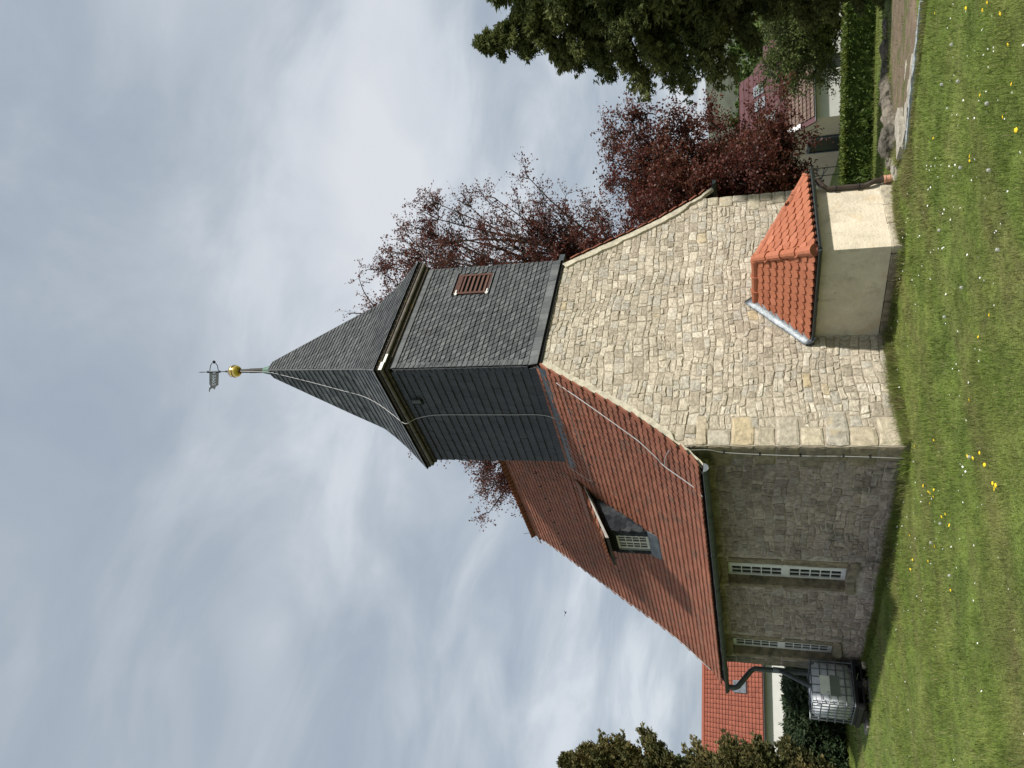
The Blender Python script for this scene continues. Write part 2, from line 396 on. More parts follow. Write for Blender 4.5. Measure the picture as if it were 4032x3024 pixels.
M['lawn'] = None
def lawn_material(name, blade):
    m = bpy.data.materials.new(name); m.use_nodes = True
    N, L = m.node_tree.nodes, m.node_tree.links
    bs = N["Principled BSDF"]; out = N["Material Output"]
    geo = N.new("ShaderNodeNewGeometry")
    def noise(scale, det=4, ro=.6, sx=None):
        n = N.new("ShaderNodeTexNoise"); n.inputs["Scale"].default_value = scale
        n.inputs["Detail"].default_value = det; n.inputs["Roughness"].default_value = ro
        if sx:
            mp = N.new("ShaderNodeMapping"); mp.inputs["Rotation"].default_value = (0, 0, sx[2]); mp.inputs["Scale"].default_value = (sx[0], sx[1], 1)
            L.new(geo.outputs["Position"], mp.inputs[0]); L.new(mp.outputs[0], n.inputs["Vector"])
        else: L.new(geo.outputs["Position"], n.inputs["Vector"])
        return n.outputs["Fac"]
    def ramp(f, stops):
        r = N.new("ShaderNodeValToRGB"); el = r.color_ramp.elements
        el[0].position, el[0].color = stops[0][0], (*stops[0][1], 1)
        el[1].position, el[1].color = stops[-1][0], (*stops[-1][1], 1)
        for p, c in stops[1:-1]:
            e = el.new(p); e.color = (*c, 1)
        L.new(f, r.inputs[0]); return r.outputs[0]
    def mix(f, a, b):
        x = N.new("ShaderNodeMix"); x.data_type = 'RGBA'
        L.new(f, x.inputs["Factor"])
        for s, v in (("A", a), ("B", b)):
            if isinstance(v, tuple): x.inputs[s].default_value = (*v, 1)
            else: L.new(v, x.inputs[s])
        return x.outputs["Result"]
    def mr(f, a, b, lo=0., hi=1.):
        x = N.new("ShaderNodeMapRange"); x.inputs["From Min"].default_value = a; x.inputs["From Max"].default_value = b
        x.inputs["To Min"].default_value = lo; x.inputs["To Max"].default_value = hi
        L.new(f, x.inputs["Value"]); return x.outputs[0]
    green = ramp(noise(.9, 5), [(.3, (.106, .156, .028)), (.5, (.142, .19, .038)), (.7, (.182, .21, .056))])
    streak = noise(.75, 3, .5, (.35, 1.5, .9))                      # broad mower-worn streaks
    brown = ramp(noise(6, 4), [(.3, (.15, .125, .05)), (.7, (.22, .18, .085))])
    col = mix(mr(streak, .50, .68, 0, .42), green, brown)
    col = mix(mr(noise(2.2, 5), .58, .72, 0, .45), col, brown)
    lush = N.new("ShaderNodeVectorMath"); lush.operation = 'SCALE'            # darker clover and moss clumps
    L.new(col, lush.inputs[0]); L.new(mr(noise(3.4, 6, .68), .40, .62, .70, 1.12), lush.inputs["Scale"]); col = lush.outputs[0]
    if blade:
        at = N.new("ShaderNodeAttribute"); at.attribute_name = "tint"
        dry = mr(at.outputs["Fac"], .80, .93, 0, .85)
        v = N.new("ShaderNodeVectorMath"); v.operation = 'SCALE'
        L.new(col, v.inputs[0]); L.new(mr(at.outputs["Fac"], 0, .8, .75, 1.5), v.inputs["Scale"])
        col = mix(dry, v.outputs[0], (.27, .235, .12))
        L.new(col, bs.inputs["Base Color"])
        tr = N.new("ShaderNodeBsdfTranslucent"); L.new(col, tr.inputs["Color"])
        ms = N.new("ShaderNodeMixShader"); ms.inputs[0].default_value = .3
        L.new(bs.outputs[0], ms.inputs[1]); L.new(tr.outputs[0], ms.inputs[2]); L.new(ms.outputs[0], out.inputs["Surface"])
    else:
        fine = mr(noise(45, 3), .3, .7, .6, 1.3)
        v = N.new("ShaderNodeVectorMath"); v.operation = 'SCALE'
        L.new(col, v.inputs[0]); L.new(fine, v.inputs["Scale"]); col = v.outputs[0]
        L.new(col, bs.inputs["Base Color"])
        b = N.new("ShaderNodeBump"); b.inputs["Strength"].default_value = .7; b.inputs["Distance"].default_value = .03
        L.new(noise(38, 4), b.inputs["Height"]); L.new(b.outputs[0], bs.inputs["Normal"])
    bs.inputs["Roughness"].default_value = .75
    bs.inputs["Specular IOR Level"].default_value = .2
    return m
M['lawn'] = lawn_material("lawn_ground", False)
M['blade'] = lawn_material("grass_blade", True)
M['dirt'] = mat("dry_earth", [(.165, .125, .085)], rough=.97, nscale=5, namt=.3, bump=.7, bscale=30, stains=[((.08, .10, .026), 1.6, .50, .10, .8), ((.28, .24, .18), 12, .60, .05, .7), ((.08, .06, .04), 4.5, .58, .08, .6)])

def ground_sheet():
    # fine near the church, coarser outward, far enough to meet the horizon
    def axis(lo, hi, step, far):
        a = list(np.arange(lo, hi + 1e-6, step))
        s = step; l, h = lo, hi
        L_, R_ = [], []
        while h < far or l > -far:
            s *= 1.35
            h += s; l -= s
            R_.append(h); L_.append(l)
        return np.array(L_[::-1] + a + R_)
    xs = axis(-12, 16, .4, 700); ys = axis(-12, 16, .4, 700)
    gx, gy = np.meshgrid(xs, ys)
    gz = gz_np(np.clip(gx, -60, 60), np.clip(gy, -60, 60))
    gz += .012 * np.sin(gx * 1.7 + gy * .9) * np.cos(gy * 1.3 - gx * .5)
    v = np.stack([gx, gy, gz], -1).reshape(-1, 3)
    n, m = len(ys), len(xs)
    i = np.arange((n - 1) * (m - 1)); r, c = i // (m - 1), i % (m - 1)
    f = np.stack([r * m + c, r * m + c + 1, (r + 1) * m + c + 1, (r + 1) * m + c], -1)
    o = np_mesh("ground", v, f, M['lawn'], kind='structure')
    o.data.polygons.foreach_set("use_smooth", [True] * len(f))
ground_sheet()
def gtop(x, y):
    return ground_z(x, y) + .012 * math.sin(x * 1.7 + y * .9) * math.cos(y * 1.3 - x * .5)

# bare earth patch beyond the stone edging
def earth_patch():
    mb = MB(); n = 26; rings = 9
    c = (4.75, -3.7)
    vs = []
    for k in range(rings + 1):
        for i in range(n):
            a = 2 * math.pi * i / n
            r = (k / rings)
            rx = 2.25 * (1 + .14 * math.sin(3 * a + 1) + .09 * math.sin(7 * a)); ry = 1.75 * (1 + .14 * math.cos(2 * a) + .09 * math.sin(5 * a))
            dx, dy = rx * r * math.cos(a), ry * r * math.sin(a)
            x = c[0] + dx * .86 + dy * .5; y = c[1] - dx * .5 + dy * .86
            if x < 2.86: x = 2.86
            vs.append((x, y, gtop(x, y) + .020 - (.05 if k == rings else 0)))
    fs = [(k * n + i, k * n + (i + 1) % n, (k + 1) * n + (i + 1) % n, (k + 1) * n + i) for k in range(rings) for i in range(n)]
    mb.add(vs, fs)
    mb.build("bare_earth_path", M['dirt'], kind='structure', smooth=True)
earth_patch()

# ------------------------------------------------------------------ the church
WX = 5.984
RX = 2.935                                            # ridge line
PL = [(-.44, 2.665), (-.15, 2.91), (.2, 3.32), (.46, 3.63), (.8, 4.12), (1.27, 4.85), (2.935, 7.36)]
def roof_z(x):
    if x > RX: x = 2 * RX - x
    if x <= PL[0][0]: return PL[0][1]
    for (a, za), (b, zb) in zip(PL, PL[1:]):
        if x <= b: return za + (zb - za) * (x - a) / (b - a)
    return PL[-1][1]
def roof_x(z):                                        # left side inverse
    for (a, za), (b, zb) in zip(PL, PL[1:]):
        if z <= zb: return a + (b - a) * (z - za) / (zb - za)
    return RX
LEN = 7.69
TX0, TX1, TY0, TY1 = 1.637, 4.341, -.0375, 2.68       # tower
TZ0, TZ1 = 5.41, 8.20
church = empty("church", label="old stone village church with red tiled roof and slate clad tower", cat="church")

# ---- rubble masonry
VIEWED = []                                           # (size in the picture, kind, builder)
def stone_piece(poly, plane, depth, gap=.005):
    """one rubble stone: poly in wall coordinates, plane maps (a, b, out) to the world"""
    cx = sum(p[0] for p in poly) / len(poly); cy = sum(p[1] for p in poly) / len(poly)
    pts = []
    m = len(poly)
    for i in range(m):
        a, b = poly[i], poly[(i + 1) % m]
        L = math.hypot(b[0] - a[0], b[1] - a[1])
        pts.append((a[0] + (cx - a[0]) * .06, a[1] + (cy - a[1]) * .06))
        t = random.uniform(.4, .6)
        j = .05 * L
        pts.append((a[0] + (b[0] - a[0]) * t + random.uniform(-j, j) * .5, a[1] + (b[1] - a[1]) * t + random.uniform(-j, j)))
    k = len(pts)
    W = max(p[0] for p in pts) - min(p[0] for p in pts); H = max(p[1] for p in pts) - min(p[1] for p in pts)
    vs, fs = [], []
    tx, ty = random.uniform(-.25, .25) * depth, random.uniform(-.25, .25) * depth
    for s_in, d, jit in ((gap, -.01, 0), (gap + .004, depth * .55, .002), (gap + min(W, H) * .16, depth, .004)):
        for p in pts:
            dx, dy = cx - p[0], cy - p[1]
            l = max(1e-5, math.hypot(dx, dy))
            q = (p[0] + dx / l * min(s_in, l * .8) + random.uniform(-jit, jit), p[1] + dy / l * min(s_in, l * .8) + random.uniform(-jit, jit))
            o = d if d < 0 else d + (tx * (p[0] - cx) / W * 2 + ty * (p[1] - cy) / H * 2) * (d / depth) + random.uniform(-jit, jit)
            vs.append(plane(q[0], q[1], o))
    vs.append(plane(cx, cy, depth * random.uniform(.85, 1.25)))
    for r in range(2):
        for i in range(k):
            fs.append((r * k + i, r * k + (i + 1) % k, (r + 1) * k + (i + 1) % k, (r + 1) * k + i))
    for i in range(k):
        fs.append((2 * k + i, 2 * k + (i + 1) % k, 3 * k))
    return vs, fs

def rubble(z0, z1, xr, hmin, hmax, wmin, wmax, blocked, seed):
    """courses of uneven stones; xr(z) gives the run; returns polygons"""
    R = random.Random(seed)
    out = []
    z = z0
    ph = [R.uniform(0, 6) for _ in range(4)]
    def wob(x, zz):
        return .022 * math.sin(x * 2.1 + ph[0] + zz * 1.3) + .016 * math.sin(x * 5.3 + ph[1] + zz * 3.1) + .010 * math.sin(x * 9.7 + zz * 7 + ph[2])
    rows = []
    while z < z1:
        h = R.uniform(hmin, hmax)
        rows.append((z, z + h)); z += h
    for (za, zb) in rows:
        zm = (za + zb) / 2
        lo, hi = xr(zm)
        if hi - lo < .1: continue
        x = lo + R.uniform(-.05, 0)
        h = zb - za
        while x < hi:
            w = R.uniform(wmin, wmax) * (1.0 if R.random() > .18 else .55)
            if x + w > hi - .07: w = hi - x
            xa, xb = x, x + w
            j = lambda s=.014: R.uniform(-s, s)
            sl = j(.02); sr = j(.02)
            q = [(xa + sl, za + wob(xa, za) + j(.008)), (xb + sr, za + wob(xb, za) + j(.008)), (xb - sr, zb + wob(xb, zb) + j(.008)), (xa - sl, zb + wob(xa, zb) + j(.008))]
            q = [(min(max(p[0], lo), hi), p[1]) for p in q]
            x = xb
            if w < .03 or blocked(xa, xb, za, zb): continue
            r = R.random()
            if r < .24 and h > .12 and w > .12:            # two thin stones on top of each other
                t = R.uniform(.35, .65)
                l = (q[0][0] + (q[3][0] - q[0][0]) * t, q[0][1] + (q[3][1] - q[0][1]) * t)
                rr = (q[1][0] + (q[2][0] - q[1][0]) * t, q[1][1] + (q[2][1] - q[1][1]) * t)
                out.append([q[0], q[1], rr, l]); out.append([l, rr, q[2], q[3]])
            elif r < .34 and w > .22:                       # a thin upright beside a block
                t = R.uniform(.25, .4)
                b = (q[0][0] + (q[1][0] - q[0][0]) * t, q[0][1] + (q[1][1] - q[0][1]) * t)
                u = (q[3][0] + (q[2][0] - q[3][0]) * t, q[3][1] + (q[2][1] - q[3][1]) * t)
                out.append([q[0], b, u, q[3]]); out.append([b, q[1], q[2], u])
            else:
                out.append(q)
    return out

def poly_area(p):
    return abs(sum(p[i][0] * p[(i + 1) % len(p)][1] - p[(i + 1) % len(p)][0] * p[i][1] for i in range(len(p)))) / 2

# ---- mortar bodies of the walls
gable = MB()
def gable_outline(inset=.10):
    pts = [(0.0, -.6), (WX, -.6)]
    right = [(2 * RX - x, z) for x, z in PL if x > 0 and z < TZ0]
    pts.append((WX, roof_z(WX) - inset))
    pts += [(x, z - inset) for x, z in right]
    xt = roof_x(TZ0)
    pts += [(2 * RX - xt, TZ0 - .02), (xt, TZ0 - .02)]
    pts += [(x, z - inset) for x, z in reversed([p for p in PL if p[0] > 0 and p[1] < TZ0])]
    pts.append((0, roof_z(0) - inset))
    return pts
go = gable_outline()
def prism(mb, outline, y0, y1, tint=.5):
    n = len(outline)
    vs = [(x, y0, z) for x, z in outline] + [(x, y1, z) for x, z in outline]
    mb.add(vs, [tuple(range(n)), tuple(range(2 * n - 1, n - 1, -1))] + [(i, (i + 1) % n, n + (i + 1) % n, n + i) for i in range(n)], tint)
prism(gable, go, 0.0, .5)
gable_o = gable.build("gable_wall", M['lime_mortar'], church)
far_gable = MB()
prism(far_gable, [(0.0, -.9), (WX, -.9), (WX, roof_z(WX) - .1)] + [(2 * RX - x, z - .1) for x, z in PL if x > 0] + [(x, z - .1) for x, z in reversed(PL[:-1]) if x > 0] + [(0, roof_z(0) - .1)], LEN - .5, LEN)
far_gable.build("rear_gable_wall", M['grey_mortar'], church)

WIN = [(3.33, 4.08, .50, 2.45), (6.46, 7.19, .535, 2.45)]
nave = MB()
ya = .5
for (w0, w1, b, t) in WIN:
    nave.box(0, .5, ya, w0, -.9, 2.86)
    nave.box(0, .5, w0, w1, -.9, b - .01)
    nave.box(0, .5, w0, w1, t + .01, 2.86)
    ya = w1
nave.box(0, .5, ya, LEN - .5, -.9, 2.86)
nave_o = nave.build("nave_wall", M['grey_mortar'], church)
mb = MB(); mb.box(WX - .5, WX, .5, LEN - .5, -.9, 2.86); mb.build("far_nave_wall", M['grey_mortar'], church)

P_G = lambda a, b, o: (a, -o, b)                      # gable plane: out is -y
P_N = lambda a, b, o: (-o, a, b)                      # nave plane: out is -x

stone_jobs = []                                       # (apparent size, wall, polygon, plane, depth, material, tint)
AX0, AX1, AY, AZ = 2.108, 3.56, -1.68, 1.10
def vis(p, n):
    d = Vector(p) - CAM
    return max(0.0, -d.normalized().dot(n)) / (d.length ** 2)
# quoins on the near corner, alternately long and short, on both faces
qz = -.25; k = 0
quoin_z = []
while qz < 2.70:
    h = random.uniform(.27, .36)
    if qz + h > 2.62: h = 2.78 - qz
    quoin_z.append((qz, qz + h)); qz += h; k += 1
quoin_len = [(random.uniform(.50, .62), random.uniform(.26, .33)) if i % 2 else (random.uniform(.28, .36), random.uniform(.42, .55)) for i in range(len(quoin_z))]
def qlen(z, side):
    for (a, b), L in zip(quoin_z, quoin_len):
        if a <= z < b: return L[side]
    return 0.0
for (a, b), L in zip(quoin_z, quoin_len):
    jj = lambda: random.uniform(-.006, .006)
    stone_jobs.append((9, gable_o, [(.0, a), (L[0], a + jj()), (L[0] + jj(), b + jj()), (.0, b)], P_G, .022, 'quoin', random.random()))
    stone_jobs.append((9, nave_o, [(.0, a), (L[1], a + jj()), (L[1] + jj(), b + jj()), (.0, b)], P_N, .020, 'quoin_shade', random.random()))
# far-right quoins of the gable
z = -.4; k = 0
rq = []
while z < 2.75:
    h = random.uniform(.2, .3); L = random.uniform(.3, .5) if k % 2 else random.uniform(.2, .28)
    rq.append((z, z + h, L))
    if z > .6: stone_jobs.append((5, gable_o, [(WX - L, z), (WX + .012, z), (WX + .012, min(z + h, 2.82)), (WX - L, min(z + h, 2.82))], P_G, .022, 'quoin', random.choice([.0, .6])))
    z += h; k += 1
def rqlen(z):
    for a, b, L in rq:
        if a <= z < b: return L
    return 0.0
def gx(z):
    if z < 2.78: return qlen(z, 0), WX - rqlen(z)
    xl = roof_x(z + .19)
    return max(0, xl), min(WX, 2 * RX - xl)
def g_block(xa, xb, za, zb):
    return (xa > AX0 + .03 and xb < AX1 + .3 and zb < 1.10)
for p in rubble(-.22, 5.40, gx, .07, .165, .10, .31, g_block, 5):
    c = (sum(q[0] for q in p) / 4, sum(q[1] for q in p) / 4)
    tint = random.choices([0, .2, .4, .6, .8, 1.0], [14, 28, 26, 18, 13, .7])[0] + random.uniform(-.06, .06)
    stone_jobs.append((poly_area(p) * vis((c[0], 0, c[1]), Vector((0, -1, 0))) * 1e3, gable_o, p, P_G, random.uniform(.006, .018), 'lime', min(1, max(0, tint))))
def n_run(z): return (qlen(z, 1), LEN - (.42 if int(z / .3) % 2 else .28))
SUR = [(3.15, 4.22, .34, 2.61), (6.29, 7.36, .42, 2.60)]
def n_block(xa, xb, za, zb):
    return any(xb > s[0] + .02 and xa < s[1] - .02 and zb > s[2] + .02 and za < s[3] - .02 for s in SUR)
def n_run_cut(z): return n_run(z)
for p in rubble(-.35, 2.84, n_run, .08, .19, .12, .36, n_block, 9):
    c = (sum(q[0] for q in p) / 4, sum(q[1] for q in p) / 4)
    tint = random.choices([0, .2, .4, .6, .8, 1.0], [16, 26, 22, 20, 8, 8])[0] + random.uniform(-.06, .06)
    stone_jobs.append((poly_area(p) * vis((0, c[0], c[1]), Vector((-1, 0, 0))) * 1e3, nave_o, p, P_N, random.uniform(.006, .020), 'grey_stone', min(1, max(0, tint))))
# far corner quoins on the nave
z = -.3; k = 0
while z < 2.7:
    L = .42 if int((z + .15) / .3) % 2 else .28
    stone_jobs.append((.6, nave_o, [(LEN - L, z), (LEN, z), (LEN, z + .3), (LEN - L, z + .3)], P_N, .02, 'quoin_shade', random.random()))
    z += .3
# window surrounds: jambs, lintel, sill
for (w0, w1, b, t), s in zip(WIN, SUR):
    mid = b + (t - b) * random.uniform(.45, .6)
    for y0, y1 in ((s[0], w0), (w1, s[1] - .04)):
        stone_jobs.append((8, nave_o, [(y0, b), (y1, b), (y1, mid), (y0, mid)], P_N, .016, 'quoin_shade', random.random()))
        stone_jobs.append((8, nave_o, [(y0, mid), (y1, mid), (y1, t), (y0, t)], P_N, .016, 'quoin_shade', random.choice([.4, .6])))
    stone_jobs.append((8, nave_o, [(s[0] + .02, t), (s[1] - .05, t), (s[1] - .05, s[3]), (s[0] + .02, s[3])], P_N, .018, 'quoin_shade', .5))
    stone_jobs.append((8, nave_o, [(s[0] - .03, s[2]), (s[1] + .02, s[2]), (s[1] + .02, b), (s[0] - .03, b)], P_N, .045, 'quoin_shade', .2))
stone_jobs.sort(key=lambda j: -j[0])
N_STONE = 300
rest = {}
for i, (sz, wall, p, plane, d, mt, tint) in enumerate(stone_jobs):
    vs, fs = stone_piece(p, plane, d)
    if i < N_STONE:
        mb = MB(); mb.add(vs, fs, tint)
        mb.build("stone", M[mt], wall)
    else:
        rest.setdefault((wall.name, mt), (wall, MB()))[1].add(vs, fs, tint)
for (wn_, mt), (wall, mb) in rest.items():
    mb.build("stonework", M[mt], wall, kind='stuff')
# window reveals
for i, (w0, w1, b, t) in enumerate(WIN):
    win = empty("window", (.0, (w0 + w1) / 2, b)); win.parent = church
    ox = Vector((0, (w0 + w1) / 2, b))
    lo, hi = -(w1 - w0) / 2, (w1 - w0) / 2
    H = t - b
    rv = MB()
    for yy in (lo, hi):
        a = -.02 if yy < 0 else .0
        rv.box(-.010, .30, yy - (.012 if yy < 0 else .004), yy + (.004 if yy < 0 else .012), -.004, H + .004, .6)
    rv.box(-.012, .30, lo + .0045, hi - .0045, H - .004, H + .012, .3); rv.box(-.03, .30, lo + .0045, hi - .0045, -.012, .004, .3)
    rv.build("reveal", M['quoin_shade'], win)
    fx = .165
    fr = MB()
    fw_ = .045
    for yy in (lo, hi - fw_): fr.box(fx, fx + .06, yy, yy + fw_, 0, H)
    for zz in (0, H - fw_): fr.box(fx + .002, fx + .058, lo + fw_, hi - fw_, zz, zz + fw_)
    fr.box(fx - .008, fx + .06, lo + fw_, hi - fw_, H * .5 - .045, H * .5 + .045)
    fr.box(fx - .010, fx + .058, -.035, .035, fw_, H * .5 - .045); fr.box(fx - .010, fx + .058, -.035, .035, H * .5 + .045, H - fw_)
    panes = []
    for z0, z1 in ((fw_, H * .5 - .045), (H * .5 + .045, H - fw_)):
        for y0, y1 in ((lo + fw_, -.035), (.035, hi - fw_)):
            s_ = .022                                          # sash frame
            fr.box(fx - .004, fx + .04, y0, y0 + s_, z0, z1); fr.box(fx - .004, fx + .04, y1 - s_, y1, z0, z1)
            fr.box(fx - .003, fx + .041, y0 + s_, y1 - s_, z0, z0 + s_ * 1.3); fr.box(fx - .003, fx + .041, y0 + s_, y1 - s_, z1 - s_, z1)
            ya_, yb_, za_, zb_ = y0 + s_, y1 - s_, z0 + s_ * 1.3, z1 - s_
            fr.box(fx, fx + .03, (ya_ + yb_) / 2 - .009, (ya_ + yb_) / 2 + .009, za_, zb_)
            for r in range(1, 5):
                zc = za_ + (zb_ - za_) * r / 5
                fr.box(fx + .003, fx + .028, ya_, yb_, zc - .009, zc + .009)
            for r in range(5):
                for c in range(2):
                    panes.append((ya_ + (yb_ - ya_) * c / 2 + .009 * c, ya_ + (yb_ - ya_) * (c + 1) / 2 - .009 * (1 - c), za_ + (zb_ - za_) * r / 5 + .009, za_ + (zb_ - za_) * (r + 1) / 5 - .009))
    fr.build("frame", M['white'], win)
    for (a, b_, c, d) in panes:
        pm = MB(); tl = random.uniform(-.003, .003)
        pm.add([(fx + .018 + tl, a, c), (fx + .018, b_, c), (fx + .018 - tl, b_, d), (fx + .018, a, d)], [(0, 1, 2, 3)])
        pm.build("pane", M['glass'], win)
    dk = MB(); dk.box(.32, .34, lo, hi, 0, H); dk.build("backing", M['dark'], win)

# ---- verge mortar bands
for side in (0, 1):
    mb = MB()
    pts = [(x, z) for x, z in PL if z < 5.6]
    pts = [(-.42, roof_z(-.42))] + [p for p in pts if p[0] > -.42]
    if pts[-1][1] < 5.38: pts.append((roof_x(5.38), 5.38))
    pts = [p for p in pts if p[1] <= 5.39]
    dense = []
    for (a, za), (b, zb) in zip(pts, pts[1:]):
        n = max(2, int((b - a) / .07))
        dense += [(a + (b - a) * i / n, za + (zb - za) * i / n) for i in range(n)]
    dense.append(pts[-1])
    vs, fs = [], []
    for i, (x, z) in enumerate(dense):
        wdt = .15 + .05 * mnoise.noise(Vector((x * 5, side * 9, 1))) + .03 * mnoise.noise(Vector((x * 17, side * 9, 4)))
        if x < .05: wdt *= .45
        o = -.045 + .01 * mnoise.noise(Vector((x * 9, side, 7)))
        nx, nz = .82, -.57
        q = [(x, o, z - .012), (x + nx * wdt * .8, o, z - .012 + nz * wdt), (x + nx * wdt * .8 + .015, .002, z - .012 + nz * wdt - .015), (x, .10, z - .012)]
        if side: q = [(2 * RX - a, b, c) for a, b, c in q]
        vs += q
    for i in range(len(dense) - 1):
        for k in range(3):
            fs.append((i * 4 + k, i * 4 + k + 1, i * 4 + 4 + k + 1, i * 4 + 4 + k))
    mb.add(vs, fs)
    mb.build("verge_mortar", M['verge'], church)
# ---- roof decks and plain tiles
def biber(w, l, th=.024, lift=.034, round_=.48):
    """plain tile with a rounded tail: local x across, y up the slope (tail at 0), z out"""
    n = 5
    pts = [(-w / 2, l), (-w / 2, w * round_)]
    for i in range(1, n):
        a = math.pi + math.pi * i / n
        pts.append((w / 2 * math.cos(a), w * round_ * (1 + math.sin(a))))
    pts += [(w / 2, w * round_), (w / 2, l)]
    def zz(y): return lift * (1 - y / l)
    top = [(x, y, zz(y) + th) for x, y in pts]
    bot = [(x, y, zz(y) - .004) for x, y in pts]
    k = len(pts)
    fs = [tuple(range(k))] + [(i, i + 1, k + i + 1, k + i) for i in range(k - 1)]
    return top + bot, fs

TILE_JOBS = []     # (size, parent, matrix, variant set, tint)
def frame(o, xd, yd, zd):
    return Matrix(((xd.x, yd.x, zd.x, o.x), (xd.y, yd.y, zd.y, o.y), (xd.z, yd.z, zd.z, o.z), (0, 0, 0, 1)))

deck = MB()
prof = [(x, z - .03) for x, z in PL[:-1]] + [(1.625, roof_z(1.625) - .03), (1.635, roof_z(1.635) - .03), (PL[-1][0], PL[-1][1] - .03)]
for sgn in (0, 1):
    pp = [(2 * RX - x, z) if sgn else (x, z) for x, z in prof]
    vs = []
    for i_, (x, z) in enumerate(pp):
        ys = (.0 if sgn else -.06) if i_ < len(pp) - 2 else .3
        vs += [(x, ys, z), (x, LEN + .10, z), (x, ys, z - .012), (x, LEN + .10, z - .012)]
    fs = []
    for i in range(len(pp) - 1):
        a, b = i * 4, i * 4 + 4
        fs += [(a, a + 1, b + 1, b), (a + 2, b + 2, b + 3, a + 3), (a, b, b + 2, a + 2), (a + 1, a + 3, b + 3, b + 1)]
    fs += [(0, 2, 3, 1)]
    deck.add(vs, fs)
deck_o = deck.build("roof", mat("roof_batten_underside", [(.028, .014, .010)], rough=.9, namt=.2), church)

DOR = dict(x0=.55, y0=3.37, y1=4.16)
def in_tower(x, y): return TX0 - .02 < x < TX1 + .02 and -.2 < y < TY1 + .02
def in_dormer(x, y):
    if DOR['y0'] + .02 < y < DOR['y1'] - .02 and .47 < x < 1.42: return True
    return False
# arc length table of the profile
seg = []
acc = 0
for (a, za), (b, zb) in zip(PL, PL[1:]):
    l = math.hypot(b - a, zb - za); seg.append((acc, l, a, za, b, zb)); acc += l
SLOPE = acc
def prof_at(s):
    for s0, l, a, za, b, zb in seg:
        if s <= s0 + l or (a, za) == (PL[-2][0], PL[-2][1]):
            t = (s - s0) / l
            return Vector((a + (b - a) * t, 0, za + (zb - za) * t)), Vector((b - a, 0, zb - za)).normalized()
TW, TE, TL = .145, .120, .24
rows = int(SLOPE / TE) + 1
cols = int((LEN + .22) / TW) + 1
main_tiles = []
for r in range(rows):
    s = r * TE - .01
    p, t = prof_at(max(0, min(SLOPE - .02, s)))
    p2, t2 = prof_at(min(SLOPE - .02, s + TL * .6))
    t = (p2 - p).normalized() if (p2 - p).length > .03 else t
    for c in range(cols + 1):
        y = -.075 + (c + (.5 if r % 2 else 0)) * TW
        if y > LEN + .13 or y < -.12: continue
        w = TW * .955
        for sgn in (0, 1):
            x = p.x if not sgn else 2 * RX - p.x
            if in_tower(x, y): continue
            if sgn and y < -.035: continue
            if not sgn and y < .06 and p.z > 5.15: continue
            if not sgn and in_dormer(x + .02, y): continue
            xd = Vector((0, -1, 0)) if not sgn else Vector((0, 1, 0))
            td = Vector((t.x if not sgn else -t.x, 0, t.z))
            nd = xd.cross(td).normalized()
            rz = random.gauss(0, .010)
            xd2 = (xd + td * rz).normalized(); td2 = (td - xd * rz + nd * random.gauss(0, .006)).normalized()
            o = Vector((x, y, p.z)) + nd * (random.uniform(-.003, .003) + .004)
            sz = w * TE * vis(o, nd) * 1e3 if not sgn else 0
            main_tiles.append((sz, frame(o, xd2, td2, xd2.cross(td2)), random.uniform(.1, .9)))
main_tiles.sort(key=lambda j: -j[0])
V0, F0 = biber(TW * .955, TL)
protos = []
for i in range(6):
    mb = MB(); mb.add(V0, F0, .2 + .6 * i / 5)
    me = mb.mesh("tile"); me.materials.append(M['tile']); protos.append(me)
N_MAIN = 170
mb = MB()
V0v = [Vector(v) for v in V0]
for i, (sz, mt, tint) in enumerate(main_tiles):
    if i < N_MAIN:
        o = bpy.data.objects.new("tile", random.choice(protos)); COL.objects.link(o)
        o.parent = deck_o; o.matrix_world = mt
    else:
        mb.add([mt @ v for v in V0v], F0, min(1, max(0, tint + random.gauss(0, .15))))
mb.build("roof_tiling", M['tile'], deck_o, kind='stuff')
# ridge caps
rb_y = TY1 + .02
while rb_y < LEN + .1:
    mb = MB()
    l = .36
    pts = []
    for e, rr in ((0, .085), (l + .03, .078)):
        for k in range(9):
            a = math.pi * (k / 8) 
            pts.append((RX + rr * math.cos(a), rb_y + e, 7.32 + rr * .8 * math.sin(a)))
    mb.add(pts, [(i, i + 1, 10 + i, 9 + i) for i in range(8)], random.uniform(.2, .8))
    mb.build("ridge_tile", M['tile'], deck_o)
    rb_y += l
# snow guard hooks
def hook(y, x):
    n = Vector((-.83, 0, .55)); p = Vector((x, y, roof_z(x))) + n * .03
    up = Vector((.55, 0, .83))
    m_ = MB(); m_.tube([p + up * .10, p + n * .01, p + n * .045 - up * .005, p + n * .07 + up * .03], .012, 5)
    m_.build("snow_hook", M['iron'], deck_o)
for k in range(9): hook(1.57 + k * .57, 1.22) if not (3.1 < 1.57 + k * .57 < 4.3) else None
for k in range(9): hook(3.0 + k * .50, 2.30)
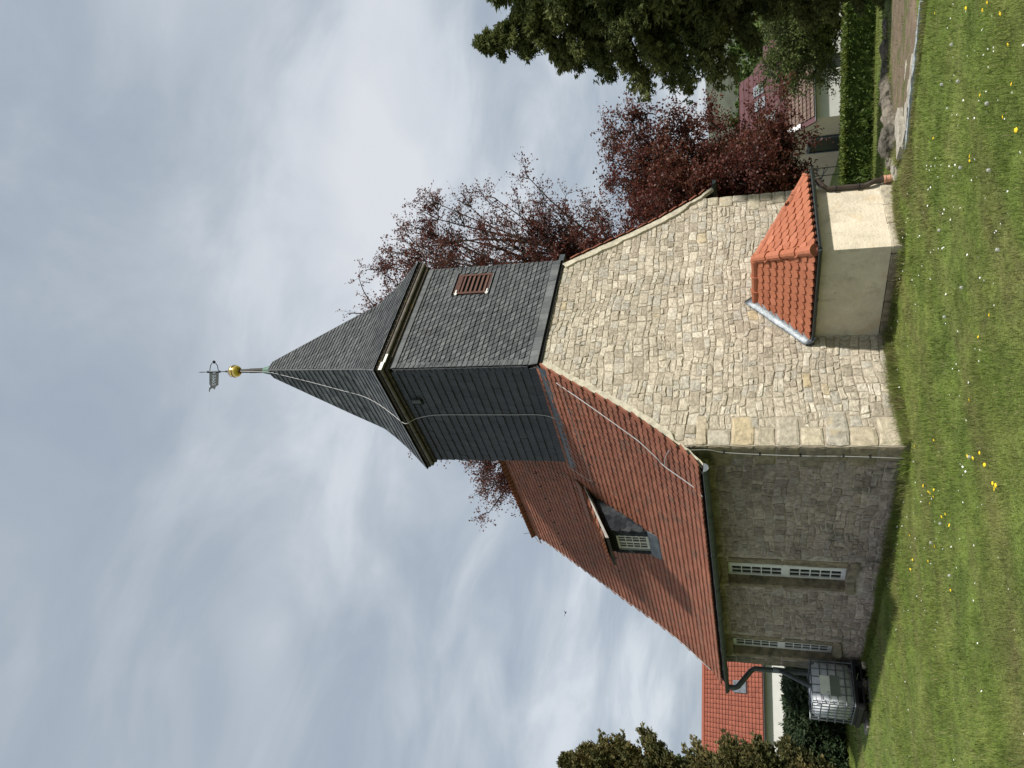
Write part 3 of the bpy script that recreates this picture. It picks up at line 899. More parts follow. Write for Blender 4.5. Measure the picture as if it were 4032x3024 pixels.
# eaves: soffit boards, rafter feet, gutters
def gutter(name, p0, p1, r, m_, parent, lip=True, drop=0.0, endcaps=True):
    """half-round channel from p0 to p1"""
    p0, p1 = Vector(p0), Vector(p1)
    d = (p1 - p0).normalized(); side = d.cross(Vector((0, 0, 1))).normalized()
    mb = MB(); vs = []; K = 9
    for p in (p0, p1):
        for rr in (r, r - .006):
            for k in range(K):
                a = math.pi * k / (K - 1)
                vs.append(p + side * (rr * math.cos(a)) + Vector((0, 0, -rr * math.sin(a))))
    fs = []
    for k in range(K - 1):
        fs += [(k, k + 1, 2 * K + k + 1, 2 * K + k), (K + k, 3 * K + k, 3 * K + k + 1, K + k + 1), ]
    fs += [(0, 2 * K, 3 * K, K), (K - 1, 2 * K - 1, 4 * K - 1, 3 * K - 1)]
    mb.add(vs, fs)
    if endcaps:
        mb.add([vs[k] for k in range(K)], [tuple(range(K))]); mb.add([vs[2 * K + k] for k in range(K)], [tuple(range(K))])
    if lip:
        for s in (1, -1): mb.tube([p0 + side * (s * r), p1 + side * (s * r)], .009, 6)
    n = int((p1 - p0).length / 1.3)
    for i in range(1, n + 1):
        q = p0 + (p1 - p0) * i / (n + 1)
        mb.tube([q + side * ((r + .003) * math.cos(math.pi * k / 8)) - Vector((0, 0, (r + .003) * math.sin(math.pi * k / 8))) for k in range(9)], .006, 4)
    return mb.build(name, m_, parent)
gutter("gutter", (-.475, -.13, 2.645), (-.475, LEN + .42, 2.62), .072, M['gutter'], church)
gutter("gutter", (2 * RX + .475, -.13, 2.645), (2 * RX + .475, LEN + .2, 2.62), .072, M['gutter'], church)
cap_ = MB()
for x in (-.475, 2 * RX + .475):
    cap_.add([(x + .072 * math.cos(a), -.134, 2.645 - .072 * math.sin(a)) for a in [math.pi * k / 10 for k in range(11)]], [tuple(range(11))])
cap_.build("gutter_end_cap", M['zinc'], church)
for k in range(9):
    y = .35 + k * .92
    m_ = MB(); m_.box(-.53, -.36, y, y + .018, 2.648, 2.653); m_.tube([(-.545, y + .01, 2.655), (-.53, y + .01, 2.60), (-.475, y + .01, 2.566), (-.41, y + .01, 2.60)], .006, 4)
    m_.build("gutter_bracket", M['gutter'], church)

# ---- tower: slate hung box, louvre, spire
TC = Vector(((TX0 + TX1) / 2, (TY0 + TY1) / 2, 0))
TH = (TX1 - TX0) / 2
tower = MB(); b_ = .02
tower.box(TX0 + b_, TX1 - b_, TY0 + b_, TY1 - b_, 5.36, 8.3); tower.box(TX0 + .08, TX1 - .08, .45, TY1 - b_, 4.8, 5.355)
tower.box(TX0 - .01, TX1 + .01, TY0 + .0, TY1 + .01, TZ0 - .06, TZ0 + .02)
tower_o = tower.build("tower", M['slate_under'], church)
SP = [(12.03, .075), (11.95, .105), (10.97, .40), (10.08, .668), (9.47, .845), (9.29, .90), (9.03, 1.035), (8.75, 1.205), (8.55, 1.35), (8.36, 1.49)]
def sp_r(z):
    for (za, ra), (zb, rb) in zip(SP, SP[1:]):
        if z >= zb: return ra + (rb - ra) * (za - z) / (za - zb)
    return SP[-1][1]
spire = MB()
vs = []
for z, r in SP:
    q = r - .02
    vs += [(TC.x - q, TC.y - q, z - .015), (TC.x + q, TC.y - q, z - .015), (TC.x + q, TC.y + q, z - .015), (TC.x - q, TC.y + q, z - .015)]
fs = [(i * 4 + k, i * 4 + (k + 1) % 4, i * 4 + 4 + (k + 1) % 4, i * 4 + 4 + k) for i in range(len(SP) - 1) for k in range(4)]
spire.add(vs, fs)
spire_o = spire.build("spire", M['slate_under'], church)
FACES = [(Vector((1, 0, 0)), Vector((0, -1, 0)), 'F'), (Vector((0, -1, 0)), Vector((-1, 0, 0)), 'L'), (Vector((-1, 0, 0)), Vector((0, 1, 0)), 'B'), (Vector((0, 1, 0)), Vector((1, 0, 0)), 'R')]
slate_jobs = []
LOUV = (3.50, 4.12, 6.66, 7.45)
def slate(face, parent, quad, rb, rt, zb, zt, mt, th=.013, tilt=.014, out_b=0, out_t=0, gapc=True, skip=None):
    """quad: four (a, t) with t in 0..1 from the lower to the upper line; sheared, tilted thin plate"""
    tdir, n, _ = face
    vs = []
    for base in (th, 0.0):
        for a, t in quad:
            r = rb + (rt - rb) * t
            a = max(-r, min(r, a))
            z = zb + (zt - zb) * t
            o = tilt * (1 - t) + base
            vs.append(TC + tdir * a + n * (r + o) + Vector((0, 0, z)))
    k = len(quad)
    if (vs[0] - vs[2]).length < .02: return
    A = max(abs((vs[1] - vs[0]).cross(vs[2] - vs[0]).length) / 2, abs((vs[2] - vs[0]).cross(vs[-1 + k] - vs[0]).length) / 2)
    if A < .0006: return
    fs = [tuple(range(k))] + [(i, (i + 1) % k, k + (i + 1) % k, k + i) for i in range(k)]
    c = sum(vs[:k], Vector()) / k
    slate_jobs.append((A * vis(c, n) * 1e3, parent, vs, fs, mt, random.random()))

def cover(face, parent, zlo, zhi, rfun, style, hole=None):
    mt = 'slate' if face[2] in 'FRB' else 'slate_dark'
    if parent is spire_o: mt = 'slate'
    z = zlo; row = 0
    e = .092 if style == 'rhomb' else .155
    while z < zhi - .01:
        # exposure measured along the slope
        r0 = rfun(z); dr = (rfun(z + .02) - r0) / .02
        dz = e / math.sqrt(1 + dr * dr)
        zt = min(zhi, z + dz * 1.25)
        rt = rfun(zt)
        rb = r0
        if style == 'rhomb':
            sh = .064; w = .132
            a = -r0 - .1 - (row * sh) % w
            while a < r0 + .1:
                g = .010
                j = random.uniform(-.004, .004)
                q = [(a + sh + g, j * .3), (a + w + sh - g, j * .3), (a + w - g - sh * .25, 1.0), (a + g - sh * .25, 1.0)]
                ok = True
                if hole and zt > hole[2] and z < hole[3] - .03:
                    ax = TC.x
                    xa, xb = ax + a + sh * .5, ax + a + w + sh * .5
                    if xb > hole[0] and xa < hole[1]:
                        if xa < hole[0] - .035 or xb > hole[1] + .035:
                            q = [(min(p[0], hole[0] - ax) if xa < hole[0] - .035 else max(p[0], hole[1] - ax), p[1]) for p in q]
                        else: ok = False
                if ok: slate(face, parent, q, rb, rt, z, zt, mt, tilt=.020 + random.uniform(-.003, .005))
                a += w
        else:
            w = .20
            a = -r0 - random.uniform(0, w)
            while a < r0:
                ww = w * random.uniform(.85, 1.15); g = .001
                j = random.uniform(-.03, .03)
                q = [(a + g, .04 + j * .4), (a + ww * .5, .0), (a + ww - g, .02 + j * .4), (a + ww - g, 1), (a + g, 1)]
                slate(face, parent, q, rb, rt, z, zt, mt, tilt=.020 + random.uniform(-.003, .004))
                a += ww
        z += dz; row += 1
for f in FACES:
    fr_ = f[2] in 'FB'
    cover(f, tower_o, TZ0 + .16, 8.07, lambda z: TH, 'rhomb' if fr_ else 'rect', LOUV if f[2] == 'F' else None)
    cover(f, spire_o, 8.36, 12.0, sp_r, 'rhomb' if fr_ else 'rect')
    # edging courses along the foot and the head of the box
    for z0, z1, o in ((TZ0 - .01, TZ0 + .185, .012), (8.02, 8.16, .010)):
        a = -TH
        while a < TH:
            w = random.uniform(.13, .19) if fr_ else random.uniform(.07, .10)
            sl = .012 if fr_ else .07
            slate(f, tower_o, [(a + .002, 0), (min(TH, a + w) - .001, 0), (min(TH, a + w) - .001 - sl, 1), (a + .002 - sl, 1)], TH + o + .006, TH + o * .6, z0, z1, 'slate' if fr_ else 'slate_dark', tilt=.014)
            if fr_: slate_jobs[-1] = slate_jobs[-1][:5] + (random.uniform(.75, 1.0),)
            a += w
# light slate strips round the louvre
F = FACES[0]
a = LOUV[0] - .03
for z0, z1 in ((LOUV[3] - .005, LOUV[3] + .085), (LOUV[2] - .085, LOUV[2] + .005)):
    a = LOUV[0] - .05 - TC.x
    while a < LOUV[1] + .05 - TC.x:
        w = .13
        slate(F, tower_o, [(a, 0), (a + w - .003, 0), (a + w - .003, 1), (a, 1)], TH + .014, TH + .010, z0, z1, 'slate', tilt=.010)
        slate_jobs[-1] = slate_jobs[-1][:5] + (.95,)
        a += w
# flared corner slates on the near edge
for fi in (0, 1):
    f = FACES[fi]
    z = TZ0 + .16
    while z < 8.02:
        h = .10
        if fi == 0: q = [(-TH - .002, .1), (-TH + .10, -.1), (-TH + .135, .9), (-TH - .002, 1.1)]
        else: q = [(TH + .002, .1), (TH - .09, -.15), (TH - .13, .9), (TH + .002, 1.1)]
        tdir, n, _ = f
        vs = []
        for base in (.022, .008):
            for a, t in q: vs.append(TC + tdir * a + n * (TH + base + .012 * (1 - t)) + Vector((0, 0, z + (h * 1.15) * t)))
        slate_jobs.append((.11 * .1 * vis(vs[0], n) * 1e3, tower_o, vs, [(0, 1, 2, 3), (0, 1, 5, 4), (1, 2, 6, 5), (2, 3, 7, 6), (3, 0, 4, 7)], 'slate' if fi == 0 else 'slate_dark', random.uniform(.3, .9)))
        z += h
slate_jobs.sort(key=lambda j: -j[0])
rest = {}
N_SLATE = 300
for i, (sz, par, vs, fs, mt, tint) in enumerate(slate_jobs):
    if i < N_SLATE:
        mb = MB(); mb.add(vs, fs, tint); mb.build("slate", M[mt], par)
    else:
        rest.setdefault((par.name, mt), (par, MB()))[1].add(vs, fs, tint)
for (pn, mt), (par, mb) in rest.items(): mb.build("slating", M[mt], par, kind='stuff')
# hips of the spire
for sx, sy in ((-1, -1), (1, -1), (1, 1), (-1, 1)):
    mb = MB(); mb.tube([(TC.x + sx * (r + .012), TC.y + sy * (r + .012), z) for z, r in SP[1:]], .016, 5, .3)
    mb.build("hip_strip", M['slate'], spire_o)
# cornice under the spire eaves
cor = MB()
def ring(mb, h0, h1, z0, z1, tint=.5):
    for k in range(4):
        pass
    c = TC
    mb.box(c.x - h1, c.x + h1, c.y - h1, c.y - h0, z0, z1, tint); mb.box(c.x - h1, c.x + h1, c.y + h0, c.y + h1, z0, z1, tint)
    mb.box(c.x - h1, c.x - h0, c.y - h0, c.y + h0, z0, z1, tint); mb.box(c.x + h0, c.x + h1, c.y - h0, c.y + h0, z0, z1, tint)
ring(cor, TH - .05, TH + .125, 8.295, 8.35)
ring(cor, TH - .05, TH + .055, 8.155, 8.215)
ring(cor, TH - .05, TH + .03, 8.2155, 8.2945)
cor.build("cornice", M['wood_dark'], tower_o)
mo = MB()
h = TH + .085
for p, q in (((-h, -h), (h, -h)), ((-h, h), (-h, -h)), ((h, -h), (h, h)), ((h, h), (-h, h))):
    mo.tube([(TC.x + p[0], TC.y + p[1], 8.255), (TC.x + q[0], TC.y + q[1], 8.255)], .037, 10)
mo.build("cornice_moulding", M['wood_grey'], tower_o)
pat = MB(); pat.box(TC.x - TH - .132, TC.x - TH + .06, TC.y - TH - .132, TC.y - TH - .1255, 8.225, 8.29); pat.box(TC.x - TH + .05, TC.x - TH + .26, TC.y - TH - .128, TC.y - TH - .122, 8.215, 8.26)
pat.build("cornice_patch", M['plate'], tower_o)
# lead apron where the left side meets the roof, front flashing
ap = MB()
vs = []
n = 12
for i in range(n + 1):
    y = TY0 - .06 + (TY1 + .10 - TY0) * i / n
    wv = .006 * math.sin(i * 2.1)
    for k, (x, z) in enumerate([(TX0 + .0, TZ0 + .0), (TX0 - .05, TZ0 - .015), (TX0 - .13, TZ0 - .085), (TX0 - .215, roof_z(TX0 - .215) + .055), (TX0 - .22, roof_z(TX0 - .22) + .01)]):
        vs.append((x + wv, y, z + wv))
ap.add(vs, [(i * 5 + k, i * 5 + k + 1, i * 5 + 5 + k + 1, i * 5 + 5 + k) for i in range(n) for k in range(4)])
ap.build("lead_apron", M['lead'], tower_o, smooth=True)
ap = MB(); ap.box(TX1 + .0, TX1 + .18, TY0 - .02, TY1, TZ0 - .06, TZ0 + .04, M=None); ap.build("side_flashing", M['lead'], tower_o)
# louvred shutter
x0, x1, z0, z1 = 3.535, 4.10, 6.70, 7.41
fy = TY0 - .03
lv = MB()
lv.box(x0, x0 + .05, fy, fy + .05, z0, z1); lv.box(x1 - .05, x1, fy, fy + .05, z0, z1)
lv.box(x0 + .05, x1 - .05, fy + .001, fy + .05, z1 - .10, z1, .2); lv.box(x0 + .05, x1 - .05, fy + .001, fy + .05, z0, z0 + .05, .2)
sh = lv.build("louvred_shutter", M['louvre'], church)
bk = MB(); bk.box(x0 - .03, x1 + .03, TY0 - .005, TY0 + .012, z0 - .03, z1 + .03); bk.build("backing", M['dark'], sh)
for k in range(6):
    zc = z0 + .085 + k * (z1 - z0 - .15) / 6
    m_ = MB()
    m_.add([(x0 + .05, fy - .004, zc), (x1 - .05, fy - .004, zc), (x1 - .05, fy + .045, zc + .075), (x0 + .05, fy + .045, zc + .075),
            (x0 + .05, fy - .004, zc - .014), (x1 - .05, fy - .004, zc - .014), (x1 - .05, fy + .045, zc + .061), (x0 + .05, fy + .045, zc + .061)],
           [(0, 1, 2, 3), (4, 7, 6, 5), (0, 4, 5, 1), (2, 6, 7, 3), (0, 3, 7, 4), (1, 5, 6, 2)], random.uniform(.3, .9))
    m_.build("louvre", M['louvre'], sh)
for zc in (z1 - .05, z0 + .03):
    m_ = MB(); m_.box(x0 - .045, x0 + .02, fy - .012, fy - .004, zc - .03, zc + .012); m_.box(x0 + .02, x0 + .10, fy - .011, fy - .004, zc - .012, zc + .012); m_.tube([(x0 - .012, fy - .012, zc - .04), (x0 - .012, fy - .012, zc + .025)], .010, 6)
    m_.build("hinge", M['white'], sh)
m_ = MB(); m_.box(x0 - .02, x1 + .03, fy - .012, fy + .04, z0 - .014, z0 - .002); m_.build("sill", M['zinc'], sh)
# small hatch high on the shaded side
m_ = MB(); m_.box(TX0 - .05, TX0 - .01, .775, .90, 7.80, 7.99); m_.build("vent_hatch", M['slate_under'], tower_o)
m_ = MB(); m_.box(TX0 - .075, TX0 - .045, .755, .84, 7.82, 7.99); m_.build("vent_cover", M['slate'], tower_o)

# ---- dormer
dor = MB()
dx, y0, y1 = DOR['x0'], DOR['y0'], DOR['y1']
dtop = lambda x: 4.40 + .5 * (x + .01)            # roof slope of the dormer
# cheeks: a triangle of slate on either side
dor.add([(dx, y0, 3.74), (dx, y0, dtop(dx) - .04), (1.44, y0, dtop(1.44) - .02), (dx, y0 + .04, 3.74), (dx, y0 + .04, dtop(dx) - .04), (1.44, y0 + .04, dtop(1.44) - .02)],
        [(0, 1, 2), (3, 5, 4), (0, 3, 4, 1), (1, 4, 5, 2)])
dor.add([(dx, y1, 3.74), (dx, y1, dtop(dx) - .04), (1.44, y1, dtop(1.44) - .02), (dx, y1 - .04, 3.74), (dx, y1 - .04, dtop(dx) - .04), (1.44, y1 - .04, dtop(1.44) - .02)],
        [(0, 2, 1), (3, 4, 5), (0, 1, 4, 3), (1, 2, 5, 4)])
wy0, wy1, wz0, wz1 = 3.535, 3.985, 3.875, 4.475
dor.box(dx, dx + .05, y0 + .04, wy0, 3.74, dtop(dx) - .05); dor.box(dx, dx + .05, wy1, y1 - .04, 3.74, dtop(dx) - .05)
dor.box(dx, dx + .05, wy0, wy1, wz1, dtop(dx) - .05); dor.box(dx, dx + .05, wy0, wy1, 3.74, wz0)
dor_o = dor.build("dormer", M['slate_under'], church)
# slates on the near cheek
def cheek_slate(c, w, h, ang, tint):
    m_ = MB(); k = 7
    pts = [(-w / 2, h / 2), (w / 2, h / 2)] + [(w / 2 * math.cos(a), -h / 2 + w * .35 * (1 + math.sin(a)) - w * .35) for a in [-math.pi * i / 6 for i in range(0, 7)]]
    vs = []
    for o in (.014, .0):
        for x, z in pts:
            t = (h / 2 - z) / h
            xr, zr = x * math.cos(ang) - z * math.sin(ang), x * math.sin(ang) + z * math.cos(ang)
            px, pz = c[0] + xr, c[1] + zr
            vs.append((px, y0 - o - .008 * t, pz))
    n = len(pts)
    return vs, [tuple(range(n))] + [(i, (i + 1) % n, n + (i + 1) % n, n + i) for i in range(n)]
cz = 3.86; row = 0
while cz < 5.05:
    xa = (cz - 2.97) / 1.504 - .02
    xlo = dx + .05; xhi = min(1.40, xa)
    # rows fall along the roof slope
    x = xlo + (.06 if row % 2 else 0)
    while x < 1.40:
        zc = cz
        if zc < dtop(x) - .10 and zc > 2.97 + 1.504 * x - 0.0 + .02 and x < 1.36:
            vs, fs = cheek_slate((x, zc), .115, .17, -.35, 0)
            mb = MB(); mb.add(vs, fs, random.choice([.1, .3, .6, 1.0])); mb.build("cheek_slate", M['cheek'], dor_o)
        x += .115
    cz += .105; row += 1
# slates beside the window
for side in (0, 1):
    ya_, yb_ = (y0 - .02, wy0 - .005) if not side else (wy1 + .075, y1 + .015)
    for k in range(7):
        zb = 3.79 + k * .103
        m_ = MB(); w_ = yb_ - ya_
        m_.add([(dx - .022, ya_, zb + .03), (dx - .024, ya_ + w_ * .5, zb - .005), (dx - .022, yb_, zb + .025), (dx - .006, yb_, zb + .15), (dx - .006, ya_, zb + .15),
                (dx - .008, ya_, zb + .03), (dx - .008, ya_ + w_ * .5, zb - .005), (dx - .008, yb_, zb + .025), (dx, yb_, zb + .15), (dx, ya_, zb + .15)],
               [(0, 1, 2, 3, 4), (0, 1, 6, 5), (1, 2, 7, 6), (2, 3, 8, 7), (0, 4, 9, 5)], random.choice([.2, .5, .8]))
        m_.build("cheek_slate", M['cheek'], dor_o)
m_ = MB(); m_.box(dx - .012, dx, wy1, wy1 + .075, wz0 - .02, wz1); m_.build("side_board", mat("grey_board", [(.16, .17, .16)], rough=.7, namt=.2), dor_o)
fr = MB(); fx = dx + .0
for a, b in ((wy0, wy0 + .035), (wy1 - .035, wy1), (wy0 + .205, wy0 + .245)): fr.box(fx - .012, fx + .03, a, b, wz0, wz1)
for a, b in ((wz0, wz0 + .045), (wz1 - .035, wz1)): fr.box(fx - .011, fx + .029, wy0 + .035, wy1 - .035, a, b)
sas = ((wy0 + .035, wy0 + .205), (wy0 + .245, wy1 - .035))
pl = []
for a, b in sas:
    c = (a + b) / 2
    fr.box(fx - .008, fx + .02, c - .008, c + .008, wz0 + .045, wz1 - .035)
    for r in range(1, 4):
        zc = wz0 + .045 + (wz1 - wz0 - .08) * r / 4
        fr.box(fx - .007, fx + .019, a, b, zc - .008, zc + .008)
    for r in range(4):
        for (p, q) in ((a, c - .008), (c + .008, b)):
            pl.append((p, q, wz0 + .045 + (wz1 - wz0 - .08) * r / 4 + .008, wz0 + .045 + (wz1 - wz0 - .08) * (r + 1) / 4 - .008))
fr.build("window_frame", M['white_old'], dor_o)
for a, b, c, d in pl:
    m_ = MB(); m_.add([(fx + .008, a, c), (fx + .008, b, c), (fx + .008, b, d), (fx + .008, a, d)], [(0, 1, 2, 3)]); m_.build("pane", M['glass'], dor_o)
# lead apron below the window
m_ = MB(); m_.add([(dx - .03, y0 - .03, 3.868), (dx - .03, y1 + .03, 3.868), (.425, y1 + .03, 3.68), (.425, y0 - .05, 3.68), (.425, y0 - .05, 3.655), (.425, y1 + .03, 3.655), (dx + .02, y0 - .03, 3.868), (dx + .02, y1 + .03, 3.868)],
                   [(0, 1, 2, 3), (3, 2, 5, 4), (0, 6, 7, 1), (0, 3, 6)]); m_.build("lead_apron", M['lead'], dor_o)
# dormer roof with its own tiles
ry0, ry1 = 3.215, 4.25
dr = MB()
dr.add([(.30, ry0, dtop(.30) + .035), (.30, ry1, dtop(.30) + .035), (1.50, ry1, dtop(1.5) + .035), (1.50, ry0, dtop(1.5) + .035),
        (.30, ry0, dtop(.30) - .02), (.30, ry1, dtop(.30) - .02), (1.50, ry1, dtop(1.5) - .02), (1.50, ry0, dtop(1.5) - .02)],
       [(0, 1, 2, 3), (4, 7, 6, 5), (0, 4, 5, 1), (0, 3, 7, 4), (1, 5, 6, 2)])
dr.build("dormer_soffit", M['wood_dark'], dor_o)
td = Vector((1, 0, .5)).normalized(); xd = Vector((0, -1, 0)); nd = xd.cross(td).normalized()
tb = MB()
for r in range(10):
    for c in range(9):
        y = ry0 + .05 + (c + (.5 if r % 2 else 0)) * TW
        if y > ry1: continue
        x = .27 + r * TE * td.x
        o = Vector((x, y, dtop(x) + .045))
        mt = frame(o, xd, td, nd)
        tb.add([mt @ v for v in V0v], F0, random.uniform(.2, .9))
tb.build("dormer_tiling", M['tile'], dor_o, kind='stuff')
# sprocket row filling the step between the dormer tiles and the main slope
for k in range(3):
    x = 1.36 + k * .13
    o0 = Vector((x, 0, max(dtop(x) + .05, roof_z(x) + .03)))
    tdx = Vector((1, 0, 1.1 + .15 * k)).normalized(); ndx = xd.cross(tdx).normalized()
    tb = MB()
    for c in range(9):
        y = ry0 - .02 + (c + (.5 if k % 2 else 0)) * TW
        mt = frame(o0 + Vector((0, y, 0)), xd, tdx, ndx)
        tb.add([mt @ v for v in V0v], F0, random.uniform(.2, .9))
    tb.build("sprocket_tiling", M['tile'], dor_o, kind='stuff')
m_ = MB(); 
for xx0, xx1 in ((.285, 1.40),):
    vs = []
    for x in (xx0, xx1):
        hh = .06 if x < .5 else .018
        for yy in (ry0 - .022, ry0 - .002):
            vs += [(x, yy, dtop(x) + .045), (x, yy, dtop(x) + .045 - hh)]
    m_.add(vs, [(0, 1, 5, 4), (2, 6, 7, 3), (0, 4, 6, 2), (1, 3, 7, 5), (0, 2, 3, 1), (4, 5, 7, 6)])
m_.build("verge_board", mat("weathered_pale_board", [(.36, .34, .31)], rough=.8, nscale=7, namt=.3), dor_o)

# ---- annex: a low plastered chamber against the gable
annex = MB()
annex.box(AX0, AX1, AY, -.004, .16, AZ)
annex.box(AX0 + .05, AX1 - .05, AY + .05, -.004, -.5, .158)
annex_o = annex.build("annex_wall", M['plaster'], church)
def plinth_row(axis, fixed, lo, hi, z0, z1, out):
    p = lo
    while p < hi - .02:
        w = random.uniform(.28, .55)
        if p + w > hi - .15: w = hi - p
        m_ = MB()
        if axis == 'x': m_.bbox(p + .006, p + w - .006, fixed - out, fixed + .12, z0, z1, .014, random.choice([0., .3, .7]), jit=.006)
        else: m_.bbox(fixed - out, fixed + .12, p + .006, p + w - .006, z0, z1, .014, random.choice([0., .3, .7]), jit=.006)
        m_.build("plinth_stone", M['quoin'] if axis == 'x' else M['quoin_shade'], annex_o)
        p += w
plinth_row('x', AY, AX0 - .012, AX1, -.30, .157, .016)
plinth_row('y', AX0, AY + .125, -.01, .03, .150, .018)
plinth_row('y', AX0, AY + .125, -.01, -.25, .026, .03)
ew = MB(); ew.box(AX0 - .09, AX1 + .2, AY - .09, -.004, 1.055, 1.085); ew.build("annex_eaves_board", M['wood_dark'], annex_o)
# roof: hipped towards the camera, ridge runs into the gable
E0, E1, EY, EZ = AX0 - .115, AX1 + .26, AY - .125, 1.10
RXA, RYA, RZA = 2.90, -.97, 1.875
ar = MB()
ar.add([(E0, EY, EZ), (E1, EY, EZ), (E1, -.004, EZ), (E0, -.004, EZ), (RXA, RYA, RZA), (RXA, -.004, RZA)],
       [(0, 1, 4), (0, 4, 5, 3), (1, 2, 5, 4), (0, 3, 2, 1)])
annex_roof = ar.build("annex_roof", mat("annex_roof_underside", [(.14, .05, .03)], rough=.9, namt=.2), church)
AW, AE, AL = .150, .145, .25
V1, F1 = biber(AW * .955, AL, .020, .030)
V1v = [Vector(v) for v in V1]
aprot = []
for i in range(6):
    mb = MB(); mb.add(V1, F1, .2 + .6 * i / 5); me = mb.mesh("tile"); me.materials.append(M['tile_new']); aprot.append(me)
def tile_plane(o, xd, td, inside, umax, vmax, stuff=None):
    nd = xd.cross(td).normalized(); out = []
    r = 0
    while r * AE < vmax:
        c = -int(umax / AW) - 2
        while c * AW < umax + .3:
            u = (c + (.5 if r % 2 else 0)) * AW; v = r * AE - .015
            if inside(u, v + .09, r):
                rz = random.gauss(0, .009)
                x2 = (xd + td * rz).normalized(); t2 = (td - xd * rz + nd * random.gauss(0, .005)).normalized()
                out.append(frame(o + xd * u + td * v + nd * random.uniform(.004, .010), x2, t2, x2.cross(t2)))
            c += 1
        r += 1
    return out
left_t = Vector((RXA - E0, 0, RZA - EZ)); LL = left_t.length; left_t.normalize()
front_t = Vector((0, RYA - EY, RZA - EZ)); LF = front_t.length; front_t.normalize()
right_t = Vector((RXA - E1, 0, RZA - EZ)); LR = right_t.length; right_t.normalize()
def in_left(u, v, r):      # u measured along -y from the gable
    y = -u
    t = v / LL
    return -.0 > y + .02 and y > EY + (RYA - EY) * t + .03 and v < LL - .05
def in_front(u, v, r):     # u along +x from the middle
    t = v / LF
    xl = E0 + (RXA - E0) * t; xr = E1 + (RXA - E1) * t
    x = RXA + u
    return xl + .03 < x < xr - .03 and v < LF - .04
def in_right(u, v, r):
    y = u - 1.8; t = v / LR
    return -.02 > y > EY + (RYA - EY) * t + .03 and v < LR - .05
jobs = tile_plane(Vector((E0, 0, EZ)), Vector((0, -1, 0)), left_t, in_left, 2.0, LL) + tile_plane(Vector((RXA, EY, EZ)), Vector((1, 0, 0)), front_t, in_front, 1.5, LF)
for mt in jobs:
    o = bpy.data.objects.new("tile", random.choice(aprot)); COL.objects.link(o); o.parent = annex_roof; o.matrix_world = mt
tb = MB()
for mt in tile_plane(Vector((E1, -1.8, EZ)), Vector((0, 1, 0)), right_t, in_right, 2.0, LR): tb.add([mt @ v for v in V1v], F1, random.uniform(.2, .9))
tb.build("roof_tiling", M['tile_new'], annex_roof, kind='stuff')
print("annex tiles", len(jobs))
def caps(p, q, n, r0, r1):
    p, q = Vector(p), Vector(q); d = (q - p)
    l = d.length / n; d.normalize()
    for i in range(n):
        a = p + d * (i * l); b = p + d * ((i + 1) * l + .035)
        mb = MB(); mb.tube([a, a + d * .035, a + d * .036, b], [r0 * 1.12, r0 * 1.12, r0, r1], 12, random.uniform(.2, .8)); mb.build("hip_tile", M['tile_new'], annex_roof, smooth=False)
caps((E0 + .02, EY + .02, EZ + .03), (RXA, RYA, RZA + .02), 4, .078, .066)
caps((E1 - .02, EY + .02, EZ + .03), (RXA, RYA, RZA + .02), 5, .065, .055)
caps((RXA, RYA + .02, RZA + .015), (RXA, -.03, RZA + .015), 3, .075, .066)
# zinc flashing up the gable
m_ = MB(); vs = []
a0, a1 = Vector((E0 - .09, -.03, EZ + .06)), Vector((RXA + .03, -.03, RZA + .17))
n = 14
for i in range(n + 1):
    p = a0.lerp(a1, i / n); w = .004 * math.sin(i * 2.3) + .003 * math.sin(i * 5.1)
    for (oy, oz) in ((0.0, .035), (-.02, .03 + w), (-.03, -.02), (-.075, -.075 + w), (-.135, -.105 + w), (-.14, -.125)):
        vs.append((p.x + w, p.y + oy, p.z + oz))
m_.add(vs, [(i * 6 + k, i * 6 + k + 1, i * 6 + 6 + k + 1, i * 6 + 6 + k) for i in range(n) for k in range(5)] + [tuple(range(6)), tuple(range(n * 6, n * 6 + 6))])
m_.build("zinc_flashing", M['zinc'], annex_roof, smooth=True)
# gutters of the annex, mitred at the near corner
gx0 = E0 - .03; gy0 = EY - .03; GZ = EZ - .015
gutter("annex_gutter", (gx0, .02 - .03, GZ + .02), (gx0, gy0, GZ), .044, M['gutter_dark'], annex_o, endcaps=True)
gutter("annex_gutter", (gx0, gy0, GZ), (E1 + .06, gy0, GZ - .01), .044, M['gutter_dark'], annex_o)
m_ = MB(); px = AX1 - .075
m_.tube([(px + .10, gy0, GZ - .03), (px + .10, gy0 + .01, GZ - .08), (px + .02, AY - .09, GZ - .16), (px, AY - .05, GZ - .22), (px, AY - .045, .36), (px + .01, AY - .06, .30), (px + .06, AY - .075, .20), (px + .07, AY - .075, .12)], .036, 10)
m_.tube([(px + .07, AY - .075, .15), (px + .07, AY - .075, .095)], .046, 10)
m_.build("downpipe", M['pipe_brown'], annex_o)
m_ = MB(); m_.tube([(px + .07, AY - .075, .10), (px + .08, AY - .085, -.20)], .052, 12); m_.tube([(px + .07, AY - .075, .10), (px + .07, AY - .076, .075)], .060, 12); m_.tube([(px + .072, AY - .077, .03), (px + .073, AY - .078, .015)], .057, 12)
m_.build("standpipe", M['pipe_clay'], annex_o)
for z in (.75, .44):
    m_ = MB(); m_.tube([(px + .042 * math.cos(a), AY - .047 + .042 * math.sin(a), z) for a in [2 * math.pi * k / 12 for k in range(12)]], .006, 4, closed=True); m_.box(px - .055, px - .04, AY - .06, AY, z - .006, z + .006)
    m_.build("pipe_clip", M['iron'], annex_o)

